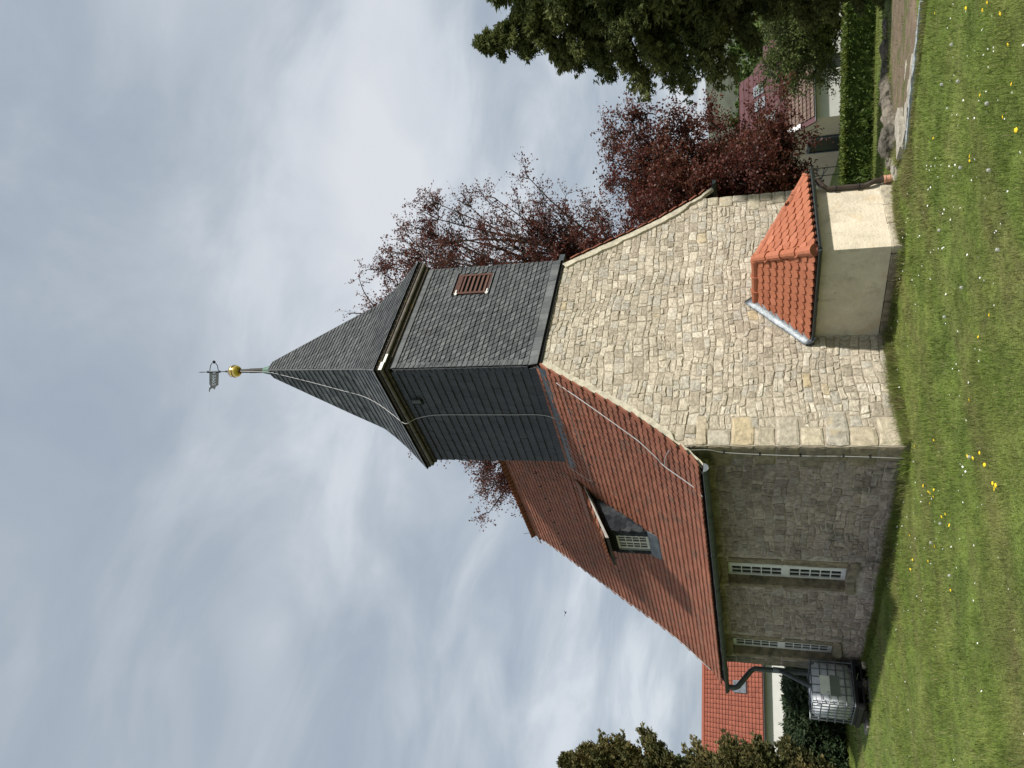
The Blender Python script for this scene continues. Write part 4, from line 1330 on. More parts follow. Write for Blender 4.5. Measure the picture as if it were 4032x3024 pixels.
# ---- rain pipe of the nave and lightning cables
m_ = MB()
m_.tube([(-.475, LEN + .22, 2.60), (-.475, LEN + .22, 2.44), (-.45, LEN + .21, 2.38), (-.12, LEN + .10, 2.10), (-.08, LEN + .08, 2.03), (-.07, LEN + .07, .2)], .055, 12)
m_.tube([(-.10, LEN + .02, 1.50), (-.20, LEN - .10, 1.38), (-.52, LEN - .42, .98), (-.56, LEN - .46, .90)], .050, 12)
m_.build("downpipe", M['gutter'], church)
m_ = MB(); m_.tube([(-.07, LEN + .07, 1.66), (-.075, LEN + .07, 1.42)], .06, 12); m_.build("pipe_collar", M['zinc'], church)
def cable(name, pts, r, parent, m_=None, clips=0):
    """smooth the polyline, then sweep"""
    P = [Vector(p) for p in pts]; out = []
    for i in range(len(P) - 1):
        p0, p1, p2, p3 = P[max(0, i - 1)], P[i], P[i + 1], P[min(len(P) - 1, i + 2)]
        for k in range(5):
            t = k / 5
            out.append(.5 * ((2 * p1) + (p2 - p0) * t + (2 * p0 - 5 * p1 + 4 * p2 - p3) * t * t + (3 * p1 - p0 - 3 * p2 + p3) * t ** 3))
    out.append(P[-1])
    mb = MB(); mb.tube(out, r, 5); return mb.build(name, m_ or M['cable'], parent)
ry = lambda x, y, o=.078: (x - .83 * o, y, roof_z(x) + .55 * o)
cable("lightning_cable", [(1.36, .10, roof_z(1.36) + .09)] + [ry(x, y) for x, y in ((1.0, .20), (.547, .379), (.406, .43), (.217, .528), (.114, .597))] + [(-.35, .57, 2.80), (-.47, .60, 2.70)], .008, church)
cable("lightning_cable", [ry(.12, .58), ry(.08, .30), (-.02, .06, 3.12), (-.10, -.02, 2.95), (-.05, .03, 2.6), (-.045, .096, 2.385), (-.045, .135, 1.898), (-.045, .158, 1.364), (-.045, .158, .817), (-.045, .169, .483), (-.045, .194, -.05)], .006, church)
for z, y in ((2.385, .096), (1.898, .135), (1.364, .158), (.817, .158), (.483, .169)):
    m_ = MB(); m_.box(-.055, -.02, y - .012, y + .012, z - .012, z + .012); m_.build("cable_clip", M['iron'], church)
tl = [(TC.x - sp_r(z) - .03, y, z) for z, y in ((11.9, 1.25), (11.3, 1.22), (10.6, 1.20), (9.9, 1.20), (9.4, 1.21), (9.0, 1.23), (8.6, 1.25))]
cable("lightning_cable", [(TC.x - .06, 1.28, 12.75), (TC.x - .10, 1.27, 12.2)] + tl + [(1.46, 1.258, 8.34), (1.42, 1.25, 8.22), (1.55, 1.27, 8.08), (1.60, 1.24, 7.8), (1.60, 1.218, 7.5), (1.60, 1.222, 7.02), (1.60, 1.229, 6.24), (1.59, 1.24, 5.55), (1.45, 1.3, 5.2), (1.34, 1.45, 5.02)], .0065, church)
cable("lightning_cable", [ry(1.33, .12), ry(1.31, .7), ry(1.29, 1.3), ry(1.28, 2.0), ry(1.27, 2.6), ry(1.31, 2.75), ry(1.6, 2.72)], .005, church)
cable("lightning_cable", [(RX, TY1 + .1, 7.50), (RX, LEN + .05, 7.49)] + [(x - .02, LEN + .02, roof_z(x) + .07) for x in (2.6, 2.0, 1.4, .8, .3, -.2)], .007, church)
m_ = MB(); m_.tube([(RX, LEN - .02, 7.40), (RX - .02, LEN + .06, 7.74)], .006, 5); m_.build("lightning_rod", M['iron'], church)
# ------------------------------------------------------------------ weather vane with its gilded ball
VX, VY, VZ = 2.982, 1.328, 12.0
vane = empty("weather_vane", (VX, VY, VZ), label="gilded ball and dark year flag on the pole crowning the slate spire", cat="weather vane")
def local(mb, name, m_, parent, **k): return mb.build(name, m_, parent, **k)
mb = MB(); mb.lathe([(.001, .0), (.10, .0), (.092, .06), (.068, .17), (.062, .19), (.001, .195)], n=16); mb.build("collar", M['copper'], vane, smooth=False)
mb = MB(); mb.lathe([(.001, .18), (.055, .18), (.052, .55), (.046, .56), (.040, .83), (.001, .84)], n=14); mb.build("mast", M['pole'], vane, smooth=False)
R = .138; pr_ = [(.001, .805)] 
for k in range(1, 16):
    a = -math.pi / 2 + math.pi * k / 16
    rr = R * math.cos(a) ** .75
    if k == 8: rr *= .97
    pr_.append((rr, .948 + .143 * math.sin(a)))
pr_.append((.001, 1.092))
mb = MB(); mb.lathe(pr_, n=28); mb.build("ball", M['gold'], vane, smooth=True)
mb = MB(); mb.lathe([(R + .001, .940), (R + .006, .944), (R + .006, .952), (R + .001, .956)], n=28); mb.build("ball_band", M['iron'], vane, smooth=True)
mb = MB(); mb.tube([(0, 0, 1.08), (0, 0, 1.9), (0, 0, 1.94)], [.012, .009, .002], 8); mb.lathe([(.001, 1.15), (.02, 1.16), (.02, 1.20), (.001, 1.21)], n=10); mb.lathe([(.001, 1.83), (.014, 1.843), (.001, 1.856)], n=10)
mb.build("spindle", M['iron'], vane)
hd = Vector((-RI.x, -RI.y, 0)).normalized()          # the flag points to the left of the photograph
fr_ = lambda h, z: Vector((hd.x * h, hd.y * h, z - VZ))
zt_, zb_ = 13.654, 13.374
mb = MB(); mb.tube([fr_(0, zb_ - .015), fr_(0, zt_ + .02)], .019, 10); mb.lathe([(.001, zt_ - VZ - .005), (.026, zt_ - VZ), (.026, zt_ - VZ + .035), (.001, zt_ - VZ + .04)], n=10); mb.lathe([(.001, zb_ - VZ - .03), (.026, zb_ - VZ - .025), (.026, zb_ - VZ + .005), (.001, zb_ - VZ + .01)], n=10)
mb.build("sleeve", M['iron'], vane)
mb = MB()
arc = [fr_(-.0, zt_ - .03), fr_(-.06, zt_ - .033), fr_(-.14, zt_ - .05), fr_(-.19, zt_ - .085), fr_(-.212, zt_ - .135), fr_(-.19, zt_ - .19), fr_(-.14, zt_ - .235), fr_(-.06, zt_ - .253), fr_(-.0, zt_ - .256)]
mb.tube(arc, .0085, 6); mb.build("hoop", M['iron'], vane)
mb = MB(); c_ = fr_(-.222, zt_ - .143)
for k in range(1): mb.lathe([(.001, c_.z - .036), (.02, c_.z - .03), (.033, c_.z - .012), (.036, c_.z), (.033, c_.z + .012), (.02, c_.z + .03), (.001, c_.z + .036)], c=(c_.x, c_.y), n=12)
mb.build("counterweight", M['iron'], vane)
def year_flag():
    Zf = lambda px: 13.654 - (px - 505) * .00112
    Hf = lambda py: (py - 520) * .000932
    def arcpts(cx, cy, r, a0, a1, n): return [(cx + r * math.cos(rad(a0 + (a1 - a0) * i / n)), cy + r * math.sin(rad(a0 + (a1 - a0) * i / n))) for i in range(n + 1)]
    out = [(520, 522), (515, 820), (535, 842), (541, 868), (533, 893), (507, 908), (502, 1005), (516, 1005), (527, 960), (545, 932), (580, 916), (617, 926), (640, 946), (646, 940), (655, 905), (672, 876), (700, 858), (731, 846), (746, 522)]
    notch = [(590, 532), (602, 548), (632, 557), (662, 550), (680, 532)]
    digits = []
    def stroke(pts, w):
        qs = []
        for (a, b), (c, d) in zip(pts, pts[1:]):
            L = math.hypot(c - a, d - b)
            if L < 1e-6: continue
            nx, ny = -(d - b) / L * w, (c - a) / L * w
            ex, ey = (c - a) / L * w * .5, (d - b) / L * w * .5
            qs.append([(a + nx - ex, b + ny - ey), (c + nx + ex, d + ny + ey), (c - nx + ex, d - ny + ey), (a - nx - ex, b - ny - ey)])
        return qs
    # glyph space: gx to the right of the numeral, gy up, both 0..1; seen from behind, so gx runs away from the pole
    one = [[(.15, .72), (.55, 1.0), (.55, .0)], [(.30, .0), (.78, .0)]]
    nine = [[(.5 + .34 * math.cos(rad(a)), .70 + .28 * math.sin(rad(a))) for a in range(0, 361, 36)], [(.84, .70), (.80, .40), (.62, .14), (.30, .0)]]
    two = [[(.14, .74), (.22, .93), (.5, 1.0), (.78, .90), (.82, .68), (.62, .42), (.34, .20), (.14, .04)], [(.14, .04), (.50, .0), (.88, .06)]]
    cells = [(598, 642, one), (650, 712, nine), (720, 782, nine), (792, 852, two)]
    strokes = []
    for k, (h0, h1, g) in enumerate(cells):
        top, bot = (590 - k * 4, 668 - k * 4)
        for pl in g:
            strokes += stroke([(bot + (top - bot) * y, h0 + (h1 - h0) * x) for x, y in pl], 5.6)
    polys = [out, notch] + strokes
    vs, es = [], []
    for p in polys:
        b = len(vs); n = len(p)
        vs += [Vector((a, c)) for a, c in p]
        es += [(b + i, b + (i + 1) % n) for i in range(n)]
    rv, _, rf, *_ = delaunay_2d_cdt(vs, es, [], 0, 1e-3)
    def inside(p, poly):
        x, y = p; c = False; n = len(poly)
        for i in range(n):
            (x1, y1), (x2, y2) = poly[i], poly[i - 1]
            if (y1 > y) != (y2 > y) and x < (x2 - x1) * (y - y1) / (y2 - y1) + x1: c = not c
        return c
    mb = MB()
    keep = []
    for f in rf:
        c = (sum(rv[i].x for i in f) / len(f), sum(rv[i].y for i in f) / len(f))
        if inside(c, out) and not inside(c, notch) and not any(inside(c, s) for s in strokes): keep.append(tuple(f))
    nrm = Vector((-hd.y, hd.x, 0))
    P = [fr_(Hf(v.y), Zf(v.x)) for v in rv]
    n = len(P)
    V = [p + nrm * .003 for p in P] + [p - nrm * .003 for p in P]
    F = keep + [tuple(n + i for i in reversed(f)) for f in keep]
    cnt = {}
    for f in keep:
        for i in range(len(f)):
            e = (f[i], f[(i + 1) % len(f)]); cnt[tuple(sorted(e))] = cnt.get(tuple(sorted(e)), []) + [e]
    for k, l in cnt.items():
        if len(l) == 1: F.append((l[0][0], l[0][1], n + l[0][1], n + l[0][0]))
    mb.add(V, F)
    mb.build("flag", M['flag'], vane)
year_flag()
cable("bonding_wire", [fr_(.02, 13.16), fr_(.06, 13.13), fr_(.11, 13.09), fr_(.125, 13.03), fr_(.10, 12.96)], .0035, vane, M['iron'])

# ------------------------------------------------------------------ rainwater tank on its blocks
TKX0, TKX1, TKY0, TKY1 = -.97, -.13, 6.88, 7.86
TZB, TZT = .20, .97
tk = empty("water_tank", ((TKX0 + TKX1) / 2, (TKY0 + TKY1) / 2, .05), label="caged white plastic rainwater tank standing at the far corner of the church", cat="water tank")
ox_, oy_, oz_ = (TKX0 + TKX1) / 2, (TKY0 + TKY1) / 2, .05
hx, hy = (TKX1 - TKX0) / 2, (TKY1 - TKY0) / 2
z0_, z1_ = TZB - oz_, TZT - oz_
bm = bmesh.new(); bmesh.ops.create_cube(bm, size=1)
bmesh.ops.scale(bm, vec=(2 * hx - .05, 2 * hy - .05, z1_ - z0_ - .05), verts=bm.verts)
bmesh.ops.translate(bm, vec=(0, 0, (z0_ + z1_) / 2), verts=bm.verts)
bmesh.ops.bevel(bm, geom=list(bm.edges), offset=.055, segments=3, affect='EDGES')
bm.verts.index_update()
mb = MB(); mb.add([v.co.copy() for v in bm.verts], [[v.index for v in f.verts] for f in bm.faces]); bm.free()
mb.lathe([(.10, z1_ - .03), (.10, z1_ + .02), (.001, z1_ + .02)], n=16)
mb.build("tank_body", M['tank'], tk, smooth=True)
def bar(a, b, r=.011): m_ = MB(); m_.tube([a, b], r, 6); return m_.build("cage_bar", M['cage'], tk)
for k in range(6):                                             # horizontal hoops
    z = z0_ + .01 + (z1_ - z0_ - .01) * [0, .2, .40, .60, .79, 1.0][k]
    e = .012 + random.uniform(-.003, .003)
    m_ = MB(); m_.tube([(-hx - e, -hy - e, z), (hx + e, -hy - e, z), (hx + e, hy + e, z), (-hx - e, hy + e, z)], .012, 6, closed=True); m_.build("cage_hoop", M['cage'], tk)
for k in range(6):
    x = -hx + 2 * hx * (k + .15) / 5.3
    for yy in (-hy - .002, hy + .002): bar((x, yy, z0_), (x, yy, z1_))
for k in range(7):
    y = -hy + 2 * hy * (k + .2) / 6.4
    for xx in (-hx - .002, hx + .002): bar((xx, y, z0_), (xx, y, z1_))
for k in (-.3, .3): bar((hx * k, -hy, z1_ + .01), (hx * k, hy, z1_ + .01))
m_ = MB(); m_.box(-hx + .16, -hx + .52, -hy - .026, -hy - .022, z0_ + .44, z0_ + .62); m_.build("label_plate", M['plate'], tk)
m_ = MB(); m_.box(-hx + .14, -hx + .54, -hy - .025, -hy - .021, z0_ + .26, z0_ + .435); m_.build("lower_plate", M['plate_dull'], tk)
m_ = MB(); s_ = .022; cx_, cz_ = -hx + .20, z0_ + .475
for k in range(4):
    a, b = math.pi / 2 * k, math.pi / 2 * (k + 1)
    m_.tube([(cx_ + s_ * math.cos(a), -hy - .027, cz_ + s_ * math.sin(a)), (cx_ + s_ * math.cos(b), -hy - .027, cz_ + s_ * math.sin(b))], .0025, 4)
m_.build("hazard_diamond", M['iron'], tk)
m_ = MB(); m_.box(-hx - .02, hx + .02, -hy - .02, hy + .02, z0_ - .05, z0_ - .008)
for xx in (-hx, 0, hx):
    m_.box(xx - .06, xx + .06, -hy - .015, hy + .015, z0_ - .13, z0_ - .051)
m_.box(-hx - .018, hx + .018, -hy - .018, -hy + .10, z0_ - .16, z0_ - .1301); m_.box(-hx - .018, hx + .018, hy - .10, hy + .018, z0_ - .16, z0_ - .1301)
m_.build("pallet", M['black'], tk)
blk = [(-.36, -.02, 6.72, 7.02, -.22, -.07, "grey concrete block under the tank, beside the church wall"), (-.86, -.45, 6.74, 7.02, -.22, -.05, "grey concrete block under the near left corner of the tank"),
       (-1.12, -.74, 7.55, 7.98, -.24, -.03, "dark concrete block under the far left corner of the tank")]
for a, b, c, d, e, f, lab in blk:
    o = empty("concrete_block", ((a + b) / 2, (c + d) / 2, e), label=lab, cat="concrete block", group="blocks carrying the water tank")
    m_ = MB(); m_.bbox(-(b - a) / 2, (b - a) / 2, -(d - c) / 2, (d - c) / 2, 0, f - e, .015, random.random(), jit=.006)
    me = m_.mesh("concrete_block"); me.materials.append(M['concrete'])
    bpy.data.objects.remove(o); o = bpy.data.objects.new("concrete_block", me); COL.objects.link(o); o.location = ((a + b) / 2, (c + d) / 2, e)
    prop(o, lab, "concrete block", "blocks carrying the water tank")
pal = MB(); pal.bbox(-.40, .46, -.25, .45, 0, .06, .01, .3); 
o = pal.build("timber_plank", M['wood_dark'], None, loc=(-.55, 7.40, -.028)); prop(o, "dark timber platform lying between the blocks and the tank", "platform")

def rock(name, loc, size, seed, m_, label, cat, group=None, flat=.0, rz=0, sub=3):
    bm = bmesh.new(); bmesh.ops.create_icosphere(bm, subdivisions=sub, radius=1)
    for v in bm.verts:
        p = v.co.copy()
        q = Vector([math.copysign(abs(c) ** .75, c) for c in p])
        n = .86 + .30 * mnoise.noise(p * 1.6 + Vector((seed * 7.1, seed, 0))) + .16 * mnoise.noise(p * 4.3 + Vector((0, seed * 3.3, 0))) + .05 * mnoise.noise(p * 8 + Vector((seed, 0, 9)))
        v.co = Vector((q.x * size[0], q.y * size[1], q.z * size[2])) * n
    bm.verts.index_update()
    mb = MB(); mb.add([v.co.copy() for v in bm.verts], [[v.index for v in f.verts] for f in bm.faces], random.random()); bm.free()
    o = mb.build(name, m_, None, smooth=False, loc=loc); o.rotation_euler = (0, 0, rz)
    return prop(o, label, cat, group)
G_ = "rough stones edging the drop beside the lawn"
rock("log_end", (-.55, 6.95, .0), (.09, .2, .055), 3, M['bark'], "short round log wedged under the tank pallet", "log", None, rz=.4)
rock("brick_stone", (-.17, 6.86, -.01), (.07, .09, .055), 8, M['quoin'], "small reddish stone wedged under the tank beside the wall", "stone")
rock("boulder", (3.80, -2.20, .02), (.28, .17, .17), 1, M['boulder'], "largest grey boulder, humped, behind the stone block end", "boulder", G_, rz=-1.0)
rock("boulder", (4.10, -2.30, -.03), (.17, .12, .14), 2, M['boulder'], "upright grey boulder right of the largest one", "boulder", G_, rz=-.6)
rock("boulder", (3.63, -1.97, -.02), (.15, .12, .11), 5, M['boulder'], "small rounded boulder nestled left of the largest one", "boulder", G_, rz=.5)
rock("boulder", (3.45, -1.98, -.05), (.20, .10, .10), 6, M['slab'], "pale low stone beside the clay standpipe", "boulder", G_, rz=-1.2)
rock("boulder", (3.66, -1.62, -.02), (.12, .12, .12), 9, M['boulder'], "knobbly dark stone just behind the rain pipe of the annex", "boulder", G_)
for k, (x, y, z, s) in enumerate([(4.55, -2.15, -.10, .26), (4.95, -2.05, -.14, .30), (5.4, -2.05, -.18, .30), (5.85, -1.95, -.23, .30), (6.35, -1.95, -.28, .34), (6.95, -2.0, -.36, .36), (7.6, -2.1, -.44, .36)]):
    rock("boulder", (x, y, z + .04), (s * .72, .14, random.uniform(.09, .16)), 20 + k, M['boulder'],
         ["first dark slab of the stone row right of the boulders", "second dark slab along the far edge of the bare earth", "dark slab with a rusty tinge in the middle of the stone row", "slab with a flat top in the stone row before the hedge", "long mossy slab in the shade behind the bare earth", "blackish slab in the conifer shade", "last slab of the stone row deep under the conifer"][k], "boulder", G_, rz=random.uniform(-.5, .1))
def slab_box(name, a, b, w, h, m_, label, cat, group=None, seed=1, z=None):
    """long rough block between two ground points"""
    a, b = Vector((a[0], a[1], 0)), Vector((b[0], b[1], 0))
    L = (b - a).length; d = (b - a).normalized(); s = Vector((-d.y, d.x, 0))
    n = max(4, int(L / .07)); vs, fs = [], []
    for i in range(n + 1):
        p = a + d * (L * i / n)
        zz = gtop(p.x, p.y) if z is None else z
        for k, (o, e) in enumerate(((-w / 2, -.10), (-w / 2, h), (0, h * 1.05), (w / 2, h), (w / 2, -.10))):
            q = p + s * o; nn = mnoise.noise(Vector((q.x * 6 + seed, q.y * 6, k))) * .022
            vs.append((q.x + nn * s.x, q.y + nn * s.y, zz + e + nn * .7))
    fs = [(i * 5 + k, i * 5 + k + 1, i * 5 + 6 + k, i * 5 + 5 + k) for i in range(n) for k in range(4)] + [tuple(range(5)), tuple(range(n * 5, n * 5 + 5))]
    mb = MB(); c = (a + b) / 2
    mb.add([Vector(v) - c for v in vs], fs, random.random())
    o = mb.build(name, m_, None, loc=c); return prop(o, label, cat, group)
eg = empty("stone_edging", (2.6, -3.6, .05), label="row of bleached stone slabs edging the lawn above the bare earth", cat="edging")
pts_ = [(2.62, -2.86), (2.64, -3.14), (2.66, -3.43), (2.69, -3.72), (2.72, -4.02)]
for k in range(4):
    o = slab_box("slab", pts_[k], (pts_[k + 1][0], pts_[k + 1][1] + .012), .15, .075 - .008 * k, M['slab'], None, None, seed=k * 3)
    o.parent = eg; o.location -= eg.location
o = slab_box("edging_strip", (2.50, -2.90), (2.66, -4.66), .05, .055, M['edging'], "blue grey ribbed edging strip along the lawn side of the bleached slabs", "edging", seed=9)
slab_box("stone_block", (2.80, -2.66), (3.42, -2.86), .26, .09, M['slab'], "weathered squared block closing the end of the slab edging", "stone block", seed=4)
slab_box("flat_stone", (3.35, -3.60), (3.45, -3.35), .12, .02, M['slab'], "flat pale stone lying in the bare earth", "stone", seed=6)

# ------------------------------------------------------------------ plants
def leaf_quads(P, D, L, W, rnd=.8, droop=0.0):
    """rhombic leaves: P (N,3) points, D (N,3) directions, L, W sizes"""
    n = len(P)
    D = D / np.linalg.norm(D, axis=1, keepdims=True)
    S = np.cross(D, rng.normal(size=(n, 3))); S /= np.linalg.norm(S, axis=1, keepdims=True) + 1e-9
    N_ = np.cross(D, S)
    l = L * rng.uniform(.7, 1.25, (n, 1)); w = W * rng.uniform(.7, 1.25, (n, 1))
    v = np.stack([P, P + D * l * .45 + S * w * .5 + N_ * w * .12, P + D * l, P + D * l * .45 - S * w * .5 + N_ * w * .12], 1).reshape(-1, 3)
    f = np.arange(n * 4).reshape(-1, 4)
    return v, f
def slivers(P, D, L, W):
    n = len(P)
    D = D / (np.linalg.norm(D, axis=1, keepdims=True) + 1e-9)
    S = np.cross(D, rng.normal(size=(n, 3))); S /= np.linalg.norm(S, axis=1, keepdims=True) + 1e-9
    l = L * rng.uniform(.6, 1.3, (n, 1)); w = W * rng.uniform(.7, 1.3, (n, 1))
    v = np.stack([P - S * w * .3, P + S * w * .3, P + D * l * .6 + S * w * .5, P + D * l, P + D * l * .55 - S * w * .5], 1)
    f = np.arange(n * 5).reshape(-1, 5)
    return v.reshape(-1, 3), f

def bent(p, q, sag, jit, n, R):
    out = []
    mid = (q - p)
    o1 = Vector((R.gauss(0, jit), R.gauss(0, jit), R.gauss(0, jit) + sag)) * mid.length
    o2 = Vector((R.gauss(0, jit), R.gauss(0, jit), R.gauss(0, jit) * .5)) * mid.length
    for i in range(n + 1):
        t = i / n
        out.append(p + mid * t + o1 * math.sin(math.pi * t) + o2 * math.sin(2 * math.pi * t) * .5)
    return out
def broadleaf(name, label, base, fork, envs, seed, leafmat, barkmat, leaf=(.074, .052), trunk_r=.2, cat="tree", group=None, twl=(.35, .7), leaves=12, hang=.3):
    """trunk, limbs, branches, twigs and leaves; envs = (centre, radii, limbs, branches per limb, twigs per branch, leafiness)"""
    R = random.Random(seed)
    root = empty(name, base, label=label, cat=cat, group=group)
    B = Vector(base)
    wood = MB(); LP, LD = [], []
    fk = Vector(fork)
    tr = bent(B, fk, 0, .03, 6, R)
    wood.tube([p - B for p in tr], [trunk_r * (1 - .45 * i / 6) for i in range(7)], 9)
    for (c, r, nl, nb, nt, lf) in envs:
        c = Vector(c)
        for _ in range(nl):
            while True:
                d = Vector((R.gauss(0, 1), R.gauss(0, 1), R.gauss(0, 1)))
                if d.length > .2: break
            d.normalize()
            k = R.uniform(.55, 1.0)
            tip = c + Vector((d.x * r[0] * k, d.y * r[1] * k, d.z * r[2] * k))
            st = tr[R.randint(3, 6)]
            lim = bent(st, tip, R.uniform(-.02, .10), .05, 8, R)
            L = (tip - st).length
            r0 = min(trunk_r * .36, .007 * L + .010)
            wood.tube([p - B for p in lim], [r0 * (1 - .82 * i / 8) for i in range(9)], 6)
            for b in range(nb):
                i = R.randint(3, 8) if b else 8
                p = lim[i]
                tang = (lim[min(8, i + 1)] - lim[max(0, i - 1)]).normalized()
                dd = (tang * .8 + Vector((R.gauss(0, .6), R.gauss(0, .6), R.gauss(.10, .5)))).normalized()
                bl = R.uniform(.14, .30) * max(r[0], r[2]) * (.7 + .5 * R.random())
                br = bent(p, p + dd * bl, .03, .06, 5, R)
                wood.tube([q - B for q in br], [r0 * .28 * (1 - .7 * j / 5) + .003 for j in range(6)], 4, cap=False)
                for t in range(nt):
                    j = R.randint(1, 5); q = br[j]
                    td_ = (dd * .6 + Vector((R.gauss(0, .7), R.gauss(0, .7), R.gauss(0, .6)))).normalized()
                    tl_ = R.uniform(*twl)
                    tw = [q, q + td_ * tl_ * .5 + Vector((0, 0, .02)), q + td_ * tl_ + Vector((0, 0, -.05 * tl_))]
                    wood.tube([w - B for w in tw], [.0055, .0045, .002], 3, cap=False)
                    nn = max(0, int(leaves * lf * R.uniform(.4, 1.6)))
                    for _k in range(nn):
                        s = R.uniform(.15, 1.05)
                        pp = q + (tw[2] - q) * s + Vector((R.gauss(0, .05), R.gauss(0, .05), R.gauss(0, .05)))
                        LP.append(pp - B); LD.append((td_.x * .5 + R.gauss(0, .6), td_.y * .5 + R.gauss(0, .6), td_.z * .3 - hang + R.gauss(0, .5)))
    wood.build("trunk", barkmat, root)
    P = np.array([tuple(p) for p in LP]); D = np.array(LD)
    v, f = leaf_quads(P, D, leaf[0], leaf[1])
    tint = np.clip(rng.beta(2, 3, len(f)) + .25 * (np.sin(P[:, 0] * 1.7) * np.cos(P[:, 2] * 1.9)), 0, 1)
    np_mesh("crown", v, f, leafmat, root, tint)
    return root
# copper beech behind the tower: sparse, young leaves
broadleaf("copper_beech", "tall sparse copper beech rising behind the slate tower", (10.3, 7.4, -.9), (10.1, 7.3, 5.0),
          [((12.1, 5.9, 11.7), (2.0, 2.2, 2.5), 24, 9, 9, 1.3), ((6.8, 11.1, 9.5), (1.4, 1.4, 1.6), 16, 9, 9, 1.5), ((9.9, 7.4, 9.8), (4.4, 4.4, 4.3), 46, 9, 8, .95), ((11.3, 5.7, 10.6), (2.6, 2.4, 3.0), 26, 9, 8, .9), ((12.4, 5.0, 8.2), (1.6, 1.9, 2.4), 22, 9, 8, .8), ((10.4, 6.8, 8.8), (2.6, 2.6, 2.4), 24, 9, 8, 1.4), ((7.4, 10.3, 8.9), (1.9, 1.9, 2.0), 20, 9, 8, 1.5)],
          41, M['beech'], M['bark_dark'], trunk_r=.32)
# fuller copper beech beside the church
broadleaf("copper_beech", "dense dark red copper beech beside the right end of the church", (10.6, 4.5, -1.2), (10.6, 4.3, 1.8),
          [((10.9, 3.2, 3.1), (2.5, 2.5, 2.4), 54, 10, 9, 1.6), ((10.4, 4.1, 4.6), (1.9, 1.9, 1.8), 24, 9, 8, 1.7), ((11.6, 1.8, 4.3), (.9, 1.0, 1.3), 12, 8, 6, .9), ((11.0, 2.6, 1.5), (1.7, 1.9, .9), 20, 8, 7, 1.4)],
          57, M['beech'], M['bark_dark'], trunk_r=.22, leaf=(.075, .054))

def sprays(name, label, axis, zb, zt, rfun, nbr, per, seed, m_, bark, size=(.16, .035), per_sl=6, droop=-.25, tipup=.2, squash=(1, 1), cat="tree", up=.0, bare=.35, group=None, trunk_r=.14, vj=.32):
    """conifer: whorled branches, each carrying flat sprays of slivers"""
    R = random.Random(seed)
    root = empty(name, (axis[0], axis[1], zb), label=label, cat=cat, group=group)
    wood = MB()
    wood.tube([(0, 0, -.2), (.02, .01, (zt - zb) * .5), (0, 0, (zt - zb) * .97)], [trunk_r, trunk_r * .6, .012], 8)
    SP_, SD_, ST = [], [], []
    for b in range(nbr):
        t = (b + R.random()) / nbr
        z = zb + (zt - zb) * (t ** .92)
        r = rfun(z) * R.uniform(.6, 1.15)
        if r < .05: r = .05
        a = R.uniform(0, 2 * math.pi)
        dx, dy = math.cos(a) * squash[0], math.sin(a) * squash[1]
        pts = []
        for i in range(7):
            s = i / 6
            zz = droop * r * math.sin(s * math.pi * .6) + tipup * r * s * s + up * r * s
            pts.append(Vector((dx * r * s, dy * r * s, z - zb + zz)))
        wood.tube(pts, [.022 * (1 - .85 * i / 6) * (.5 + r) + .003 for i in range(7)], 4, cap=False)
        dim = R.random()
        for k in range(int(per * (r + .25))):
            s = bare + (1 - bare) * R.random() ** .75
            i = min(5, int(s * 6)); fz = s * 6 - i
            p = pts[i].lerp(pts[i + 1], fz)
            w = .24 * r * (1.1 - .6 * s) + .05
            p = p + Vector((R.gauss(0, w * .5), R.gauss(0, w * .5), R.gauss(-.02, w * vj)))
            d = Vector((dx, dy, up + R.uniform(-.25, .25))) + Vector((R.gauss(0, .5), R.gauss(0, .5), R.gauss(0, .3)))
            SP_.append(p); SD_.append(d.normalized()); ST.append(dim * .5 + R.random() * .5)
    # leader
    for k in range(30):
        z = (zt - zb) * R.uniform(.93, 1.0); SP_.append(Vector((R.gauss(0, .03), R.gauss(0, .03), z))); SD_.append(Vector((R.gauss(0, .5), R.gauss(0, .5), .8))); ST.append(R.random())
    P = np.array([tuple(p) for p in SP_]); D = np.array([tuple(p) for p in SD_]); T = np.array(ST)
    P = np.repeat(P, per_sl, 0); D = np.repeat(D, per_sl, 0); T = np.repeat(T, per_sl)
    D = D + rng.normal(scale=.42, size=D.shape); P = P + rng.normal(scale=size[0] * .22, size=P.shape)
    v, f = slivers(P, D, size[0], size[1])
    wood.build("trunk", bark, root)
    np_mesh("crown", v, f, m_, root, np.clip(T + rng.normal(scale=.12, size=len(T)), 0, 1))
    return root
def r_thuja(z):
    for (za, ra), (zb_, rb) in zip(TH_R, TH_R[1:]):
        if z <= zb_: return ra + (rb - ra) * (z - za) / (zb_ - za)
    return .05
TH_R = [(-.6, .5), (.4, .38), (1.2, .78), (2.2, 1.18), (3.4, 1.26), (4.4, 1.18), (5.0, .90), (5.9, .50), (6.5, .26), (6.95, .04), (7.2, .03)]
sprays("conifer", "large dark green conifer with drooping sprays at the right edge of the picture", (7.25, -3.13), -.42, 6.95, r_thuja, 170, 105, 5, M['thuja'], M['bark_dark'], size=(.085, .023), per_sl=11, droop=.22, tipup=-.45, bare=.15, vj=.17)
sprays("conifer", "second dark conifer crowding the drooping one, cut by the picture edge", (7.75, -4.15), -.6, 6.75, lambda z: max(.1, 1.35 * min(1, (6.9 - z) / 1.5)) * max(.25, min(1, (z + .5) / 2.0)), 260, 55, 6, M['thuja'], M['bark_dark'], size=(.15, .04), per_sl=6, droop=.15, tipup=-.3)
def r_cyp(z): return max(.06, .78 * min(1, (7.4 - z) / 2.3) * (1 + .16 * math.sin(z * 5.1) + .10 * math.sin(z * 9.7)))
